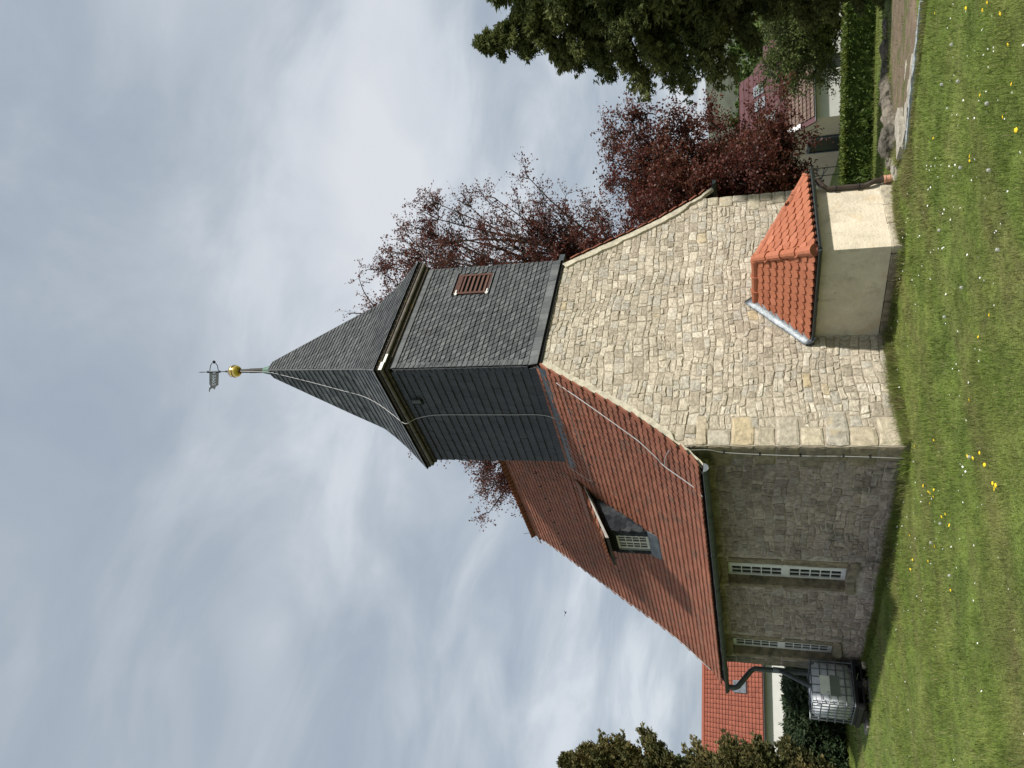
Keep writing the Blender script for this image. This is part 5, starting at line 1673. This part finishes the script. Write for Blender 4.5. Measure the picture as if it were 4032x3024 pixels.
sprays("cypress_tree", "tall olive brown cypress cut by the left edge of the picture", (-1.22, 12.62), -.25, 7.05, r_cyp, 330, 55, 7, M['cypress'], M['bark'], size=(.09, .034), per_sl=11, droop=.1, tipup=.25, up=.55, bare=.25)
sprays("cypress_bush", "bushy olive brown cypress in front of the tall one at the left edge", (-1.40, 12.1), -.25, 2.85, lambda z: 1.05 * max(.08, min(1, (3.0 - z) / 1.1)) * (1 + .1 * math.sin(z * 7)), 170, 60, 8, M['cypress'], M['bark'], size=(.085, .033), per_sl=11, droop=.1, tipup=.25, up=.5, bare=.2, cat="bush")
sprays("yew_bush", "wide dark green yew bush behind the rainwater tank", (1.05, 12.9), -.25, 1.12, lambda z: 1.75 * max(.25, min(1, (1.45 - z) / 1.0)), 200, 60, 9, M['yew'], M['bark_dark'], size=(.115, .03), per_sl=7, droop=-.1, tipup=.15, up=.25, bare=.3, cat="bush")
sprays("yew_bush", "dark green yew bush left of the wide one, under the red roof", (-.25, 13.3), -.25, 1.20, lambda z: 1.5 * max(.25, min(1, (1.5 - z) / 1.0)), 120, 60, 10, M['yew'], M['bark_dark'], size=(.115, .03), per_sl=7, droop=-.1, tipup=.15, up=.25, bare=.3, cat="bush")

# clipped hedge
def hedge(name, label, a, b, th, z0, z1, seed):
    a, b = Vector((*a, 0)), Vector((*b, 0)); L = (b - a).length; d = (b - a).normalized(); s = Vector((-d.y, d.x, 0))
    root = empty(name, (a.x, a.y, z0), rz=math.atan2(d.y, d.x), label=label, cat="hedge")
    core = MB(); core.box(0, L, -th / 2 + .06, th / 2 - .06, -.3, z1 - z0 - .05); core.build("core", M['hedge'], root)
    H = z1 - z0
    n1, n2 = int(L * H * 2600), int(L * th * 2200)
    P1 = np.stack([rng.uniform(0, L, n1), np.where(rng.random(n1) < .75, -1, 1) * (th / 2 - np.abs(rng.normal(scale=.045, size=n1))), rng.uniform(-.05, H, n1)], 1)
    P1[:, 1] += .04 * np.sin(P1[:, 0] * 3) * np.sign(P1[:, 1])
    P2 = np.stack([rng.uniform(0, L, n2), rng.uniform(-th / 2, th / 2, n2), H - np.abs(rng.normal(scale=.035, size=n2)) + .02 * np.sin(rng.uniform(0, L, n2))], 1)
    D1 = np.stack([rng.normal(scale=.6, size=n1), np.sign(P1[:, 1]) * .7, rng.normal(scale=.5, size=n1) + .2], 1)
    D2 = np.stack([rng.normal(scale=.5, size=n2), rng.normal(scale=.5, size=n2), np.full(n2, .9)], 1)
    P = np.concatenate([P1, P2]); D = np.concatenate([D1, D2])
    v, f = leaf_quads(P, D, .075, .045)
    t = np.clip(rng.beta(2, 2.4, len(f)) + np.concatenate([np.zeros(n1), np.full(n2, .4)]), 0, 1)  # top leaves get a lighter tint: sunlight on the top put into the colour
    np_mesh("leaves", v, f, M['hedge'], root, t)
hedge("hedge", "low clipped green hedge between the rough stones and the neighbouring house", (13.0, -2.9), (8.0, 5.8), .7, -1.0, -.19, 3)
for k, (x, y) in enumerate([(9.55, 2.2), (9.2, 2.75), (10.2, 1.15), (9.0, 3.1)]):
    n = 260
    P = rng.normal(size=(n, 3)) * np.array([.16, .16, .10]) + np.array([0, 0, .1]); D = rng.normal(size=(n, 3)) * .5 + np.array([0, 0, .7])
    v, f = leaf_quads(P, D, .14, .035)
    np_mesh("border_plant", v, f, M['hedge'], None, rng.random(len(f)) * .7 + .2, loc=(x, y, gtop(x, y)), label=["low spiky green plant at the foot of the hedge, right of the others", "leafy green plant at the hedge foot", "bushy green plant near the middle of the hedge foot", "small green plant at the hedge foot beside the annex roof"][[1, 2, 0, 3][k]], cat="plant", group="plants along the hedge foot")
broadleaf("apple_tree", "old apple tree with young pale leaves before the neighbouring house", (21.2, 4.1, -2.2), (21.3, 4.0, -.9), [((21.3, 3.7, .25), (2.2, 2.2, 1.25), 30, 8, 7, 1.8), ((21.1, 5.0, -.1), (1.3, 1.3, .95), 16, 7, 7, 1.8)], 77, M['apple'], M['bark_dark'], leaf=(.085, .055), trunk_r=.16, hang=-.1)
broadleaf("green_tree", "light green leafy tree top showing beyond the red roof", (8.5, 40.6, -.5), (8.5, 40.6, 3.0), [((6.2, 41.5, 4.6), (2.6, 2.0, 2.2), 24, 7, 6, 2.0)], 78, M['apple'], M['bark'], leaf=(.15, .11), trunk_r=.2, twl=(.3, .6))
for k, (x, y, z, r, lab) in enumerate([(52, 24.5, -3.5, 3.4, "round green tree behind the ridge of the burgundy roof"), (57, 22.0, -3.5, 3.6, "green tree right of the burgundy roof, behind the apple tree"), (60, 29, -3.8, 3.2, "dull green tree behind the copper beech")]):
    broadleaf("garden_tree", lab, (x, y, z - 1), (x, y, z + 2.0), [((x, y, z + 3.6), (r, r, r * .75), 26, 6, 5, 2.2)], 90 + k, M['hedge'] if k < 2 else M['thuja'], M['bark'], leaf=(.32, .24), trunk_r=.25, twl=(.5, 1.0), group="trees beyond the neighbouring house")
# ------------------------------------------------------------------ houses beyond
M['wall_white'] = mat("white_render", [(.56, .56, .53)], rough=.9, nscale=2, namt=.06, bump=.1)
M['wall_shade'] = mat("beige_render", [(.44, .37, .27)], rough=.9, nscale=2, namt=.08, bump=.1)
M['wall_pale'] = mat("pale_grey_render", [(.42, .42, .40)], rough=.9, nscale=2, namt=.06, bump=.1)
M['red_roof'] = mat("red_pantile", [(.20, .062, .038), (.25, .078, .047), (.225, .07, .042)], rough=.65, nscale=6, namt=.12, bump=0)
M['burgundy'] = mat("burgundy_sheet", [(.088, .040, .043), (.105, .047, .05)], rough=.5, nscale=2, namt=.12, bump=0)
M['pantile_old'] = mat("weathered_pantile", [(.17, .125, .10), (.21, .15, .12), (.15, .095, .08)], rough=.8, nscale=3, namt=.3, bump=0)
def tiled_slope(name, parent, o, xd, td, w, l, tw, tl, m_, th=.05, kind='stuff', tri=None, gap=0.0):
    """rows of tiles as stepped geometry"""
    nd = xd.cross(td).normalized(); mb = MB()
    if nd.z < 0: nd = -nd
    r = 0
    while r * tl < l:
        c = 0
        while c * tw < w:
            x0, x1 = c * tw, min(w, (c + 1) * tw) - .02; y0, y1 = r * tl + gap, min(l, (r + 1) * tl + .02)
            if tri is None or tri((x0 + x1) / 2, (y0 + y1) / 2):
                q = [o + xd * x0 + td * y0 + nd * th, o + xd * ((x0 + x1) / 2) + td * y0 + nd * (th * 1.5), o + xd * x1 + td * y0 + nd * th,
                     o + xd * x1 + td * y1 + nd * .012, o + xd * ((x0 + x1) / 2) + td * y1 + nd * (.012 + th * .5), o + xd * x0 + td * y1 + nd * .012, o + xd * x0 + td * y0, o + xd * x1 + td * y0]
                mb.add(q, [(0, 1, 4, 5), (1, 2, 3, 4), (6, 7, 2, 1, 0)], random.random())
            c += 1
        r += 1
    return mb.build(name, m_, parent, kind=kind)
# red roofed house behind the cypress
A = Vector((9.6, 22.6, 0)); dirx = Vector((-.944, .330, 0)); back = Vector((.330, .944, 0))
red = empty("red_house", tuple(A), label="white house with long bright red tiled roof beyond the yews", cat="house")
def q3(p, off=A): return p - off
mb = MB(); Lr, Dp, ez, rz_ = 13.0, 7.0, 1.72, 4.28
c = [A, A + dirx * Lr, A + dirx * Lr + back * Dp, A + back * Dp]
vs = [q3(p + Vector((0, 0, -.8))) for p in c] + [q3(p + Vector((0, 0, ez + .03))) for p in c] + [q3(A + back * Dp / 2 + Vector((0, 0, rz_ - .1))), q3(A + dirx * Lr + back * Dp / 2 + Vector((0, 0, rz_ - .1)))]
mb.add(vs, [(0, 1, 5, 4), (1, 2, 6, 9, 5), (2, 3, 7, 6), (3, 0, 4, 8, 7)]); mb.build("wall", M['wall_white'], red)
Rf = MB()
o0 = A - back * .14 - dirx * .3 + Vector((0, 0, ez)); t_ = (back * (Dp / 2 + .14) + Vector((0, 0, rz_ - ez))); tl_ = t_.length; t_.normalize()
Rf.add([q3(o0), q3(o0 + dirx * (Lr + .6)), q3(o0 + dirx * (Lr + .6) + t_ * tl_), q3(o0 + t_ * tl_), q3(o0 + back * (Dp + .7)), q3(o0 + dirx * (Lr + .6) + back * (Dp + .7))], [(0, 1, 2, 3), (3, 2, 5, 4)])
rfo = Rf.build("roof", mat("red_roof_shade_underlay", [(.05, .015, .01)], rough=.9, namt=0, bump=0), red)  # near black, so the row gaps stand in for shadow lines under the tiles
tiled_slope("roof_tiling", rfo, q3(o0) , dirx * 1.0, t_, Lr + .6, tl_, .20, .245, M['red_roof'], .035, gap=.03)
mb = MB(); mb.tube([q3(o0 + t_ * tl_ + Vector((0, 0, .04))), q3(o0 + dirx * (Lr + .6) + t_ * tl_ + Vector((0, 0, .04)))], .10, 8); mb.build("ridge_cap", M['red_roof'], rfo)
gutter("gutter", q3(o0 - back * .09 + Vector((0, 0, .0))), q3(o0 - back * .09 + dirx * (Lr + .6)), .08, M['gutter'], red)
mb = MB(); oo = o0 + dirx * 4.35 + t_ * 1.05; nd_ = -dirx.cross(t_).normalized()
mb.add([q3(oo + nd_ * .12), q3(oo + dirx * .5 + nd_ * .12), q3(oo + dirx * .5 + t_ * .95 + nd_ * .12), q3(oo + t_ * .95 + nd_ * .12), q3(oo), q3(oo + dirx * .5), q3(oo + dirx * .5 + t_ * .95), q3(oo + t_ * .95)], [(0, 1, 2, 3), (0, 4, 5, 1), (1, 5, 6, 2), (2, 6, 7, 3), (3, 7, 4, 0)])
mb.build("skylight", M['zinc'], rfo)

# neighbouring house beyond the hedge
K = Vector((32.26, 13.86, -3.6)); sd = Vector((.82, -.57, 0)); gd = Vector((.57, .82, 0))
nb = empty("neighbour_house", tuple(K), label="beige house with burgundy and weathered tiled roof beyond the hedge", cat="house")
S_, Gw, H_ = 7.0, 8.0, 2.42; rz2 = H_ + 3.5
off = Vector((0, 0, 0))
mb = MB()
g0, g1 = off, gd * Gw
up_ = lambda z: Vector((0, 0, z))
mb.add([g0, g1, g1 + up_(H_), gd * Gw / 2 + up_(rz2 - .12), g0 + up_(H_)], [(0, 1, 2, 3, 4)]); mb.build("gable_wall", M['wall_shade'], nb)
mb = MB(); mb.add([g0, sd * S_, sd * S_ + up_(H_), g0 + up_(H_)], [(0, 1, 2, 3)]); mb.build("side_wall", M['wall_pale'], nb)
mb = MB(); mb.add([sd * S_, sd * S_ + gd * Gw, sd * S_ + gd * Gw + up_(H_), sd * S_ + up_(H_), g1, g1 + up_(H_)], [(0, 1, 2, 3), (1, 4, 5, 2)]); mb.build("rear_wall", M['wall_pale'], nb)
mb = MB(); mb.box(Gw, Gw + 4.5, 0, 3.0, -.2, 2.5, M=Matrix.Rotation(math.atan2(gd.y, gd.x), 4, 'Z') @ Matrix.Translation((0, -3.3, 0))); mb.build('side_wing', M['wall_shade'], nb)
t2 = (gd * (Gw / 2 + .4) + up_(3.5 + .35)); l2 = t2.length; t2.normalize()
e0 = -gd * .4 - sd * .35 + up_(H_ - .35)
W2 = S_ + .7
hip = 3.2
mb = MB()
mb.add([e0, e0 + sd * W2, e0 + sd * (W2 - hip) + t2 * l2, e0 + t2 * l2, e0 + gd * (Gw + .8), e0 + gd * (Gw + .8) + sd * W2], [(0, 1, 2, 3), (3, 2, 5, 4), (1, 5, 2)])
mb.add([e0 - up_(.16), e0 + t2 * l2 - up_(.16), e0 + t2 * l2, e0], [(0, 1, 2, 3)])
nr = mb.build("roof", M['burgundy'], nb)
trin = lambda x, y: x < W2 - hip * y / l2 - .05
nrm2 = sd.cross(t2)
tiled_slope("upper_roof_sheet", nr, e0 + t2 * 2.05, sd, t2, W2, l2 - 2.05, 1.25, .42, M['burgundy'], .04, tri=lambda x, y: trin(x, y + 2.05))
tiled_slope("lower_pantiles", nr, e0 + sd * .3, sd, t2, W2, 2.0, .26, .27, M['pantile_old'], .09, tri=trin)
for (a, b) in ((1.3, 2.7), (2.5, 3.6), (3.4, 3.7)):
    mb = MB(); p = e0 + sd * a + t2 * b + nrm2 * .10
    mb.add([p, p + sd * .65, p + sd * .65 + t2 * .85, p + t2 * .85, p - nrm2 * .1, p + sd * .65 - nrm2 * .1, p + sd * .65 + t2 * .85 - nrm2 * .1, p + t2 * .85 - nrm2 * .1], [(0, 1, 2, 3), (0, 4, 5, 1), (1, 5, 6, 2), (0, 3, 7, 4)]); mb.build("skylight", M['zinc'], nr)
for (a, b) in ((4.1, 2.9), (4.9, 2.5)):
    mb = MB(); p = e0 + sd * a + t2 * b + nrm2 * .10
    mb.tube([p - nrm2 * .1, p + nrm2 * .22], .10, 8); mb.tube([p + nrm2 * .24, p + nrm2 * .28], .17, 8); mb.build("roof_vent", M['zinc'], nr)
mb = MB(); mb.add([e0 + t2 * .95 + nrm2 * .12 - sd * .02, e0 + t2 * 2.0 + nrm2 * .12 - sd * .02, e0 + t2 * 2.0 + nrm2 * .12 + sd * .26, e0 + t2 * .95 + nrm2 * .12 + sd * .26], [(0, 1, 2, 3)]); mb.build("verge_flashing", M['white'], nr)
gutter("gutter", e0 - gd * .08 + up_(.02), e0 - gd * .08 + sd * W2 + up_(.02), .08, M['gutter'], nb)
dn = Vector((-sd.x, -sd.y, 0)).normalized()
wd = empty("window", tuple(gd * 2.3 + up_(0)), rz=math.atan2(gd.y, gd.x)); wd.parent = nb
mb = MB(); mb.box(0, .10, -.02, .12, .2, 2.22); mb.box(2.0, 2.1, -.02, .12, .2, 2.22); mb.box(.1, 2.0, -.02, .12, 2.10, 2.22); mb.build("frame", mat("blue_grey_frame", [(.06, .075, .09)], rough=.5, namt=.1, bump=0), wd)
mb = MB(); mb.box(.1, 2.0, .06, .08, .2, 2.1); mb.build("pane", M['glass_far'], wd)
wd = empty("window", tuple(sd * 2.6 + up_(0)), rz=math.atan2(sd.y, sd.x)); wd.parent = nb
mb = MB(); mb.box(0, .06, -.06, .02, .5, 1.9); mb.box(.9, .96, -.06, .02, .5, 1.9); mb.box(.06, .9, -.06, .02, 1.84, 1.9); mb.build("frame", M['white_old'], wd)
mb = MB(); mb.box(.06, .9, -.03, -.01, .5, 1.84); mb.build("pane", M['glass'], wd)
rl = empty("garden_rail", tuple(K - sd * 1.2 + gd * 4.0), rz=math.atan2(gd.y, gd.x), label="grey tubular rail frame standing before the beige gable", cat="rail")
for pts in ([(0, 0, .3), (0, 0, 2.0), (1.6, 0, 1.75), (3.6, 0, 1.2)], [(0, 0, 1.3), (3.6, 0, 1.3)], [(1.2, 0, .3), (1.2, 0, 1.75)], [(0, 0, 1.6), (4.4, 0, 1.95), (4.8, 0, 1.9), (4.9, 0, .3)], [(0, 0, 1.1), (4.5, 0, 1.85)]):
    mb = MB(); mb.tube(pts, .028, 6); mb.build("rail", M['gutter'], rl)

# far hillside, meadow and a low wall
def hill():
    n, m = 60, 12
    vs, fs = [], []
    for i in range(n + 1):
        a = rad(-25 + 80 * i / n)
        for j in range(m + 1):
            d = 120 + 240 * j / m
            h = -9 + 36 * (1 / (1 + math.exp(-(d - 205) / 32))) * (.85 + .15 * math.sin(a * 7 + 1)) + 1.2 * mnoise.noise(Vector((a * 30, d * .05, 0)))
            vs.append((CAM.x + d * math.cos(a), CAM.y + d * math.sin(a), h))
    for i in range(n):
        for j in range(m): fs.append((i * (m + 1) + j, i * (m + 1) + j + 1, (i + 1) * (m + 1) + j + 1, (i + 1) * (m + 1) + j))
    mb = MB(); mb.add(vs, fs)
    mb.build("far_hillside", mat("scrubby_hillside", [(.075, .085, .055)], rough=.95, nscale=.16, namt=.45, bump=0, coarse=(.05, .25)), None, smooth=True, kind='structure')
hill()
mb = MB()
p0 = CAM + Vector((math.cos(rad(24)), math.sin(rad(24)), 0)) * 95; 
for k, (za, zb, d0, d1) in enumerate(((-4.6, .7, 90, 112),)):
    q = []
    for d, z in ((d0, za), (d1, zb)):
        for a in (14, 18, 22, 26, 30, 34): q.append((CAM.x + d * math.cos(rad(a)), CAM.y + d * math.sin(rad(a)), z + .3 * math.sin(a)))
    mb.add(q, [(i, i + 1, 7 + i, 6 + i) for i in range(5)])
mb.build("meadow", mat("bright_meadow", [(.085, .13, .025)], rough=.9, nscale=.5, namt=.25, bump=0), None, kind='structure')
def far_pt(px_dir, d, z): return Vector((CAM.x + d * px_dir[0], CAM.y + d * px_dir[1], z))
fw_o = empty("garden_wall", (88, 36, -4.2), rz=rad(115), label="low grey wall in the meadow beyond the burgundy roof", cat="wall")
mb = MB(); mb.box(-4.5, 3.2, -.2, .2, 0, 3.0); mb.build("wall_face", M['wall_pale'], fw_o)
mb = MB(); mb.box(-4.6, 3.3, -.3, .3, 3.0, 3.2); mb.build("coping", M['wall_shade'], fw_o)
sg = empty("sign_board", (84.5, 33.2, -2.2), rz=rad(115), label="small white board with green mark by the grey wall", cat="sign")
mb = MB(); mb.box(-.55, .55, -.03, .03, .9, 2.0); mb.build("board", M['white'], sg)
mb = MB(); mb.add([(-.3, -.035, 1.35), (.1, -.035, 1.35), (.1, -.035, 1.2), (.35, -.035, 1.45), (.1, -.035, 1.7), (.1, -.035, 1.55), (-.3, -.035, 1.55)], [tuple(range(7))]); mb.build("mark", M['copper'], sg)
mb = MB(); mb.box(-.05, .05, -.02, .02, -1.5, .9); mb.build("post", M['gutter'], sg)

# ------------------------------------------------------------------ grass and flowers
yaw = .7304
def blades(n, r0, r1, ln, wd, dry=.06, seed=0, half=33):
    a = yaw + np.radians(rng.uniform(-half, half, n))
    r = np.sqrt(rng.uniform(r0 ** 2, r1 ** 2, n))
    x = CAM.x + r * np.sin(a); y = CAM.y + r * np.cos(a)
    ok = ~((x > .0) & (x < WX) & (y > -.02) & (y < LEN)) & ~((x > AX0 - .02) & (x < AX1) & (y > AY - .02) & (y < .1))
    e = (x - 4.75) ** 2 / 2.1 ** 2 + (y + 3.7) ** 2 / 1.5 ** 2
    ok &= ~((x > 2.82) & (e < 1) & (rng.random(n) < .9))
    ok &= ~((x > 2.55 - (y + 3) * .09) & (x < 2.80 - (y + 3) * .09) & (y < -2.8) & (y > -4.7))
    x, y = x[ok], y[ok]; n = len(x)
    return make_blades(x, y, ln, wd, dry)
def make_blades(x, y, ln, wd, dry, lean=.55):
    n = len(x)
    z = gz_np(x, y) + .012 * np.sin(x * 1.7 + y * .9) * np.cos(y * 1.3 - x * .5) - .006
    th = rng.uniform(0, 2 * np.pi, n); l = ln * rng.gamma(6, 1 / 6, n)
    # patches of longer and shorter growth
    l *= 1 + .35 * np.sin(x * 1.9 + .7 * np.sin(y * 2.3)) * np.sin(y * 1.6 + 1)
    le = rng.uniform(.1, lean * 1.6, n)
    dx, dy = np.cos(th), np.sin(th)
    ph = rng.uniform(0, 2 * np.pi, n)
    sx, sy = np.cos(ph) * wd * .5, np.sin(ph) * wd * .5
    B = np.stack([x, y, z], 1)
    Mx = B + np.stack([dx * l * le * .4, dy * l * le * .4, l * .6 * np.sqrt(1 - np.minimum(.9, le * .4) ** 2)], 1)
    T = B + np.stack([dx * l * le, dy * l * le, l * np.sqrt(np.maximum(.15, 1 - le ** 2 * .6))], 1)
    S = np.stack([sx, sy, np.zeros(n)], 1)
    v = np.stack([B - S, B + S, Mx - S * .8, Mx + S * .8, T], 1).reshape(-1, 3)
    i = np.arange(n)[:, None] * 5
    f = np.concatenate([i + np.array([[0, 1, 3]]), i + np.array([[0, 3, 2]]), i + np.array([[2, 3, 4]])], 1).reshape(-1, 3)
    t = np.where(rng.random(n) < dry, rng.uniform(.86, 1, n), rng.uniform(0, .8, n))
    return v, f, np.repeat(t, 3)
sets = [blades(95000, 2.6, 8, .034, .0045), blades(85000, 8, 14, .040, .007), blades(60000, 14, 30, .045, .014)]
# scattered rank tufts and bent stalks
tx, ty = [], []
for k in range(260):
    a_ = yaw + math.radians(random.uniform(-30, 30)); r_ = math.sqrt(random.uniform(3.2 ** 2, 13 ** 2))
    cx_, cy_ = CAM.x + r_ * math.sin(a_), CAM.y + r_ * math.cos(a_)
    if (cx_ > -.2 and cy_ > -.2) or (cx_ > 1.9 and cy_ > -1.9) or cx_ > 2.4: continue
    q = random.randint(10, 34)
    tx += list(np.random.default_rng(k).normal(cx_, .045, q)); ty += list(np.random.default_rng(k + 999).normal(cy_, .045, q))
sets.append(make_blades(np.array(tx), np.array(ty), .062, .005, .12, .9))
# longer dry growth along the foot of the walls
def strip(p, q, n, w, ln, dry, off):
    t = rng.random(n); p, q = np.array(p), np.array(q); d = q - p; nrm = np.array([d[1], -d[0]]) / np.hypot(*d)
    s = np.abs(rng.normal(scale=w, size=n)) + off
    xy = p + d * t[:, None] + nrm * s[:, None]
    return make_blades(xy[:, 0], xy[:, 1], ln, .005, dry)
sets += [strip((0, -.03), (AX0, -.03), 9000, .07, .10, .35, .0), strip((-.03, LEN), (-.03, 0), 14000, .07, .095, .12, .0), strip((AX0 - .04, 0), (AX0 - .04, AY), 3500, .05, .06, .3, 0), strip((AX0, AY - .02), (AX1 + .1, AY - .02), 5500, .10, .06, .6, .0),
         strip((2.46, -2.6), (2.62, -4.9), 3500, .05, .06, .6, .0), strip((3.0, -2.45), (3.6, -1.9), 2500, .12, .09, .5, 0), strip((2.45, -2.3), (2.5, -3.0), 2500, .2, .07, .7, -.1)]
off = 0; V, F, T = [], [], []
for v, f, t in sets: V.append(v); F.append(f + off); T.append(t); off += len(v)
np_mesh("grass", np.concatenate(V), np.concatenate(F), M['blade'], None, np.concatenate(T), kind='stuff', label="short mown lawn grass with worn brownish streaks", cat="grass")

M['yellow'] = mat("dandelion_yellow", [(.78, .52, .015), (.85, .60, .02)], rough=.7, namt=0, bump=0)
M['stem'] = mat("flower_stem", [(.10, .13, .04)], rough=.7, namt=0, bump=0)
M['fluff'] = mat("dandelion_clock_fluff", [(.62, .62, .58)], rough=.9, namt=0, bump=0, transl=.4)
M['daisy'] = mat("daisy_white", [(.80, .80, .76)], rough=.8, namt=0, bump=0)
def flower_mesh():
    mb = MB(); n = 14; vs = [(0, 0, .058)]
    for k in range(n):
        a = 2 * math.pi * k / n; r = .024 * (1 if k % 2 else .82); vs.append((r * math.cos(a), r * math.sin(a), .062 + .004 * (k % 2)))
    for k in range(n):
        a = 2 * math.pi * k / n; vs.append((.012 * math.cos(a), .012 * math.sin(a), .070))
    vs.append((0, 0, .072))
    fs = [(0, 1 + (k + 1) % n, 1 + k) for k in range(n)] + [(1 + k, 1 + (k + 1) % n, 1 + n + (k + 1) % n, 1 + n + k) for k in range(n)] + [(1 + n + k, 1 + n + (k + 1) % n, 1 + 2 * n) for k in range(n)]
    mb.add(vs, fs, .6)
    return mb
hm = flower_mesh().mesh("flower_head"); hm.materials.append(M['yellow'])
smb = MB(); smb.tube([(.012, .0, -.01), (.004, 0, .03), (0, 0, .060)], .0022, 4); sm = smb.mesh("stem"); sm.materials.append(M['stem'])
DAND = [(-0.973, -1.431), (-0.272, -0.376), (-2.311, -2.997), (-2.2, -2.784), (-2.49, -3.065), (-0.995, -0.555), (-1.299, -0.882), (-1.363, -1.024), (-1.398, -0.964), (-1.347, -0.724), (-1.848, -1.274), (-1.912, -1.416), (-2.139, -1.526), (-1.874, -0.707), (-1.739, -0.116), (-1.154, 0.905), (-1.18, 1.098), (-2.565, -1.029), (-2.746, -3.177), (-2.782, -3.175), (-2.831, -3.272), (-2.822, -3.195), (-0.833, 0.814), (0.595, -5.462), (0.066, -5.672), (-0.044, -5.775), (-0.445, -5.87), (-0.74, -5.776), (-1.023, -5.608), (-0.345, -5.16), (-0.991, -5.352), (-0.392, -4.634), (-0.365, -4.573), (1.194, -3.833), (1.976, -4.818), (-1.339, -5.438), (-1.754, -4.068), (-1.729, -3.006), (-1.575, -3.629), (-1.177, -0.735), (-2.079, -2.636)]
for k, (x, y) in enumerate(DAND):
    s = random.uniform(.55, .85)
    o = empty("dandelion", (x, y, gtop(x, y) - .012), random.uniform(0, 6), label="yellow dandelion flower standing in the mown lawn", cat="flower", group="dandelions in the lawn")
    o.scale = (s, s, s)
    h = bpy.data.objects.new("flower_head", hm); COL.objects.link(h); h.parent = o; h.rotation_euler = (random.uniform(-.35, .35), random.uniform(-.35, .35), 0)
    h = bpy.data.objects.new("stem", sm); COL.objects.link(h); h.parent = o
# dandelion clocks
cm = MB()
for k in range(90):
    a = random.uniform(0, 2 * math.pi); zc = random.uniform(-1, 1); r = math.sqrt(1 - zc * zc)
    d = Vector((r * math.cos(a), r * math.sin(a), zc)); p = Vector((0, 0, .075)) + d * .015; s = d.cross(Vector((.3, .5, .8))).normalized() * .004; t = d.cross(s)
    cm.add([p + s, p + t, p - s, p - t], [(0, 1, 2, 3)])
cmm = cm.mesh("seed_head"); cmm.materials.append(M['fluff'])
sm2b = MB(); sm2b.tube([(.01, 0, -.01), (.003, 0, .04), (0, 0, .075)], .0022, 4); sm2 = sm2b.mesh("stem"); sm2.materials.append(M['stem'])
CLK = [(-2.15, -2.72), (-.62, -5.25), (-.2, -4.4), (.4, -4.9), (-1.9, -1.2), (-1.0, -4.9), (.9, -5.0), (-1.6, -4.6), (-.9, -3.6), (-2.5, -1.2), (-1.75, -.55), (.2, -3.4), (-.55, -2.9), (1.1, -4.5)]
for k, (x, y) in enumerate(CLK):
    o = empty("dandelion_clock", (x, y, gtop(x, y) - .03), random.uniform(0, 6), label="white fluffy dandelion seed head standing in the mown lawn", cat="seed head", group="dandelion clocks in the lawn")
    h = bpy.data.objects.new("seed_head", cmm); COL.objects.link(h); h.parent = o
    h = bpy.data.objects.new("stem", sm2); COL.objects.link(h); h.parent = o
# daisies: countless white dots, thicker to the right
nd_ = 950
a = yaw + np.radians(rng.uniform(-29, 29, nd_)); r = np.sqrt(rng.uniform(3.4 ** 2, 14 ** 2, nd_))
w = .25 + .75 * (np.degrees(a - yaw) + 29) / 58
x = CAM.x + r * np.sin(a); y = CAM.y + r * np.cos(a)
cl = np.sin(x * 1.3 + 2) * np.sin(y * 1.1) > -.35
ok = (rng.random(nd_) < w) & cl & ~((x > -.05) & (y > -.05)) & ~((x > AX0 - .1) & (y > AY - .1)) & (x < 2.4)
dm = MB()
for px_, py_ in zip(x[ok], y[ok]):
    z = gtop(px_, py_) + random.uniform(.028, .045); r_ = random.uniform(.006, .0105); t1, t2_ = random.uniform(-.5, .5), random.uniform(-.5, .5)
    ring_ = [(px_ + r_ * math.cos(2 * math.pi * k / 8), py_ + r_ * math.sin(2 * math.pi * k / 8), z + r_ * (t1 * math.cos(2 * math.pi * k / 8) + t2_ * math.sin(2 * math.pi * k / 8))) for k in range(8)]
    dm.add(ring_ + [(px_, py_, z + .004)], [(k, (k + 1) % 8, 8) for k in range(8)])
dm.build("daisies", M['daisy'], None, kind='stuff', label="tiny white daisies scattered through the lawn", cat="daisies")

# a bird far off in the sky
bd = empty("bird", (18.0, 45.9, 16.2), rz=.6, label="tiny dark bird flying in the sky left of the church", cat="bird")
mb = MB(); mb.tube([(-.16, 0, 0), (-.10, 0, .015), (0, 0, .02), (.10, 0, .01), (.22, 0, -.01)], [.004, .035, .045, .03, .012], 8); mb.build("body", M['iron'], bd)
for s_ in (1, -1):
    mb = MB(); mb.add([(.06, s_ * .03, .02), (-.06, s_ * .03, .02), (-.04, s_ * .22, .12), (.03, s_ * .40, .07), (.05, s_ * .2, .13)], [(0, 1, 2, 4), (2, 3, 4)]); mb.build("wing", M['iron'], bd)
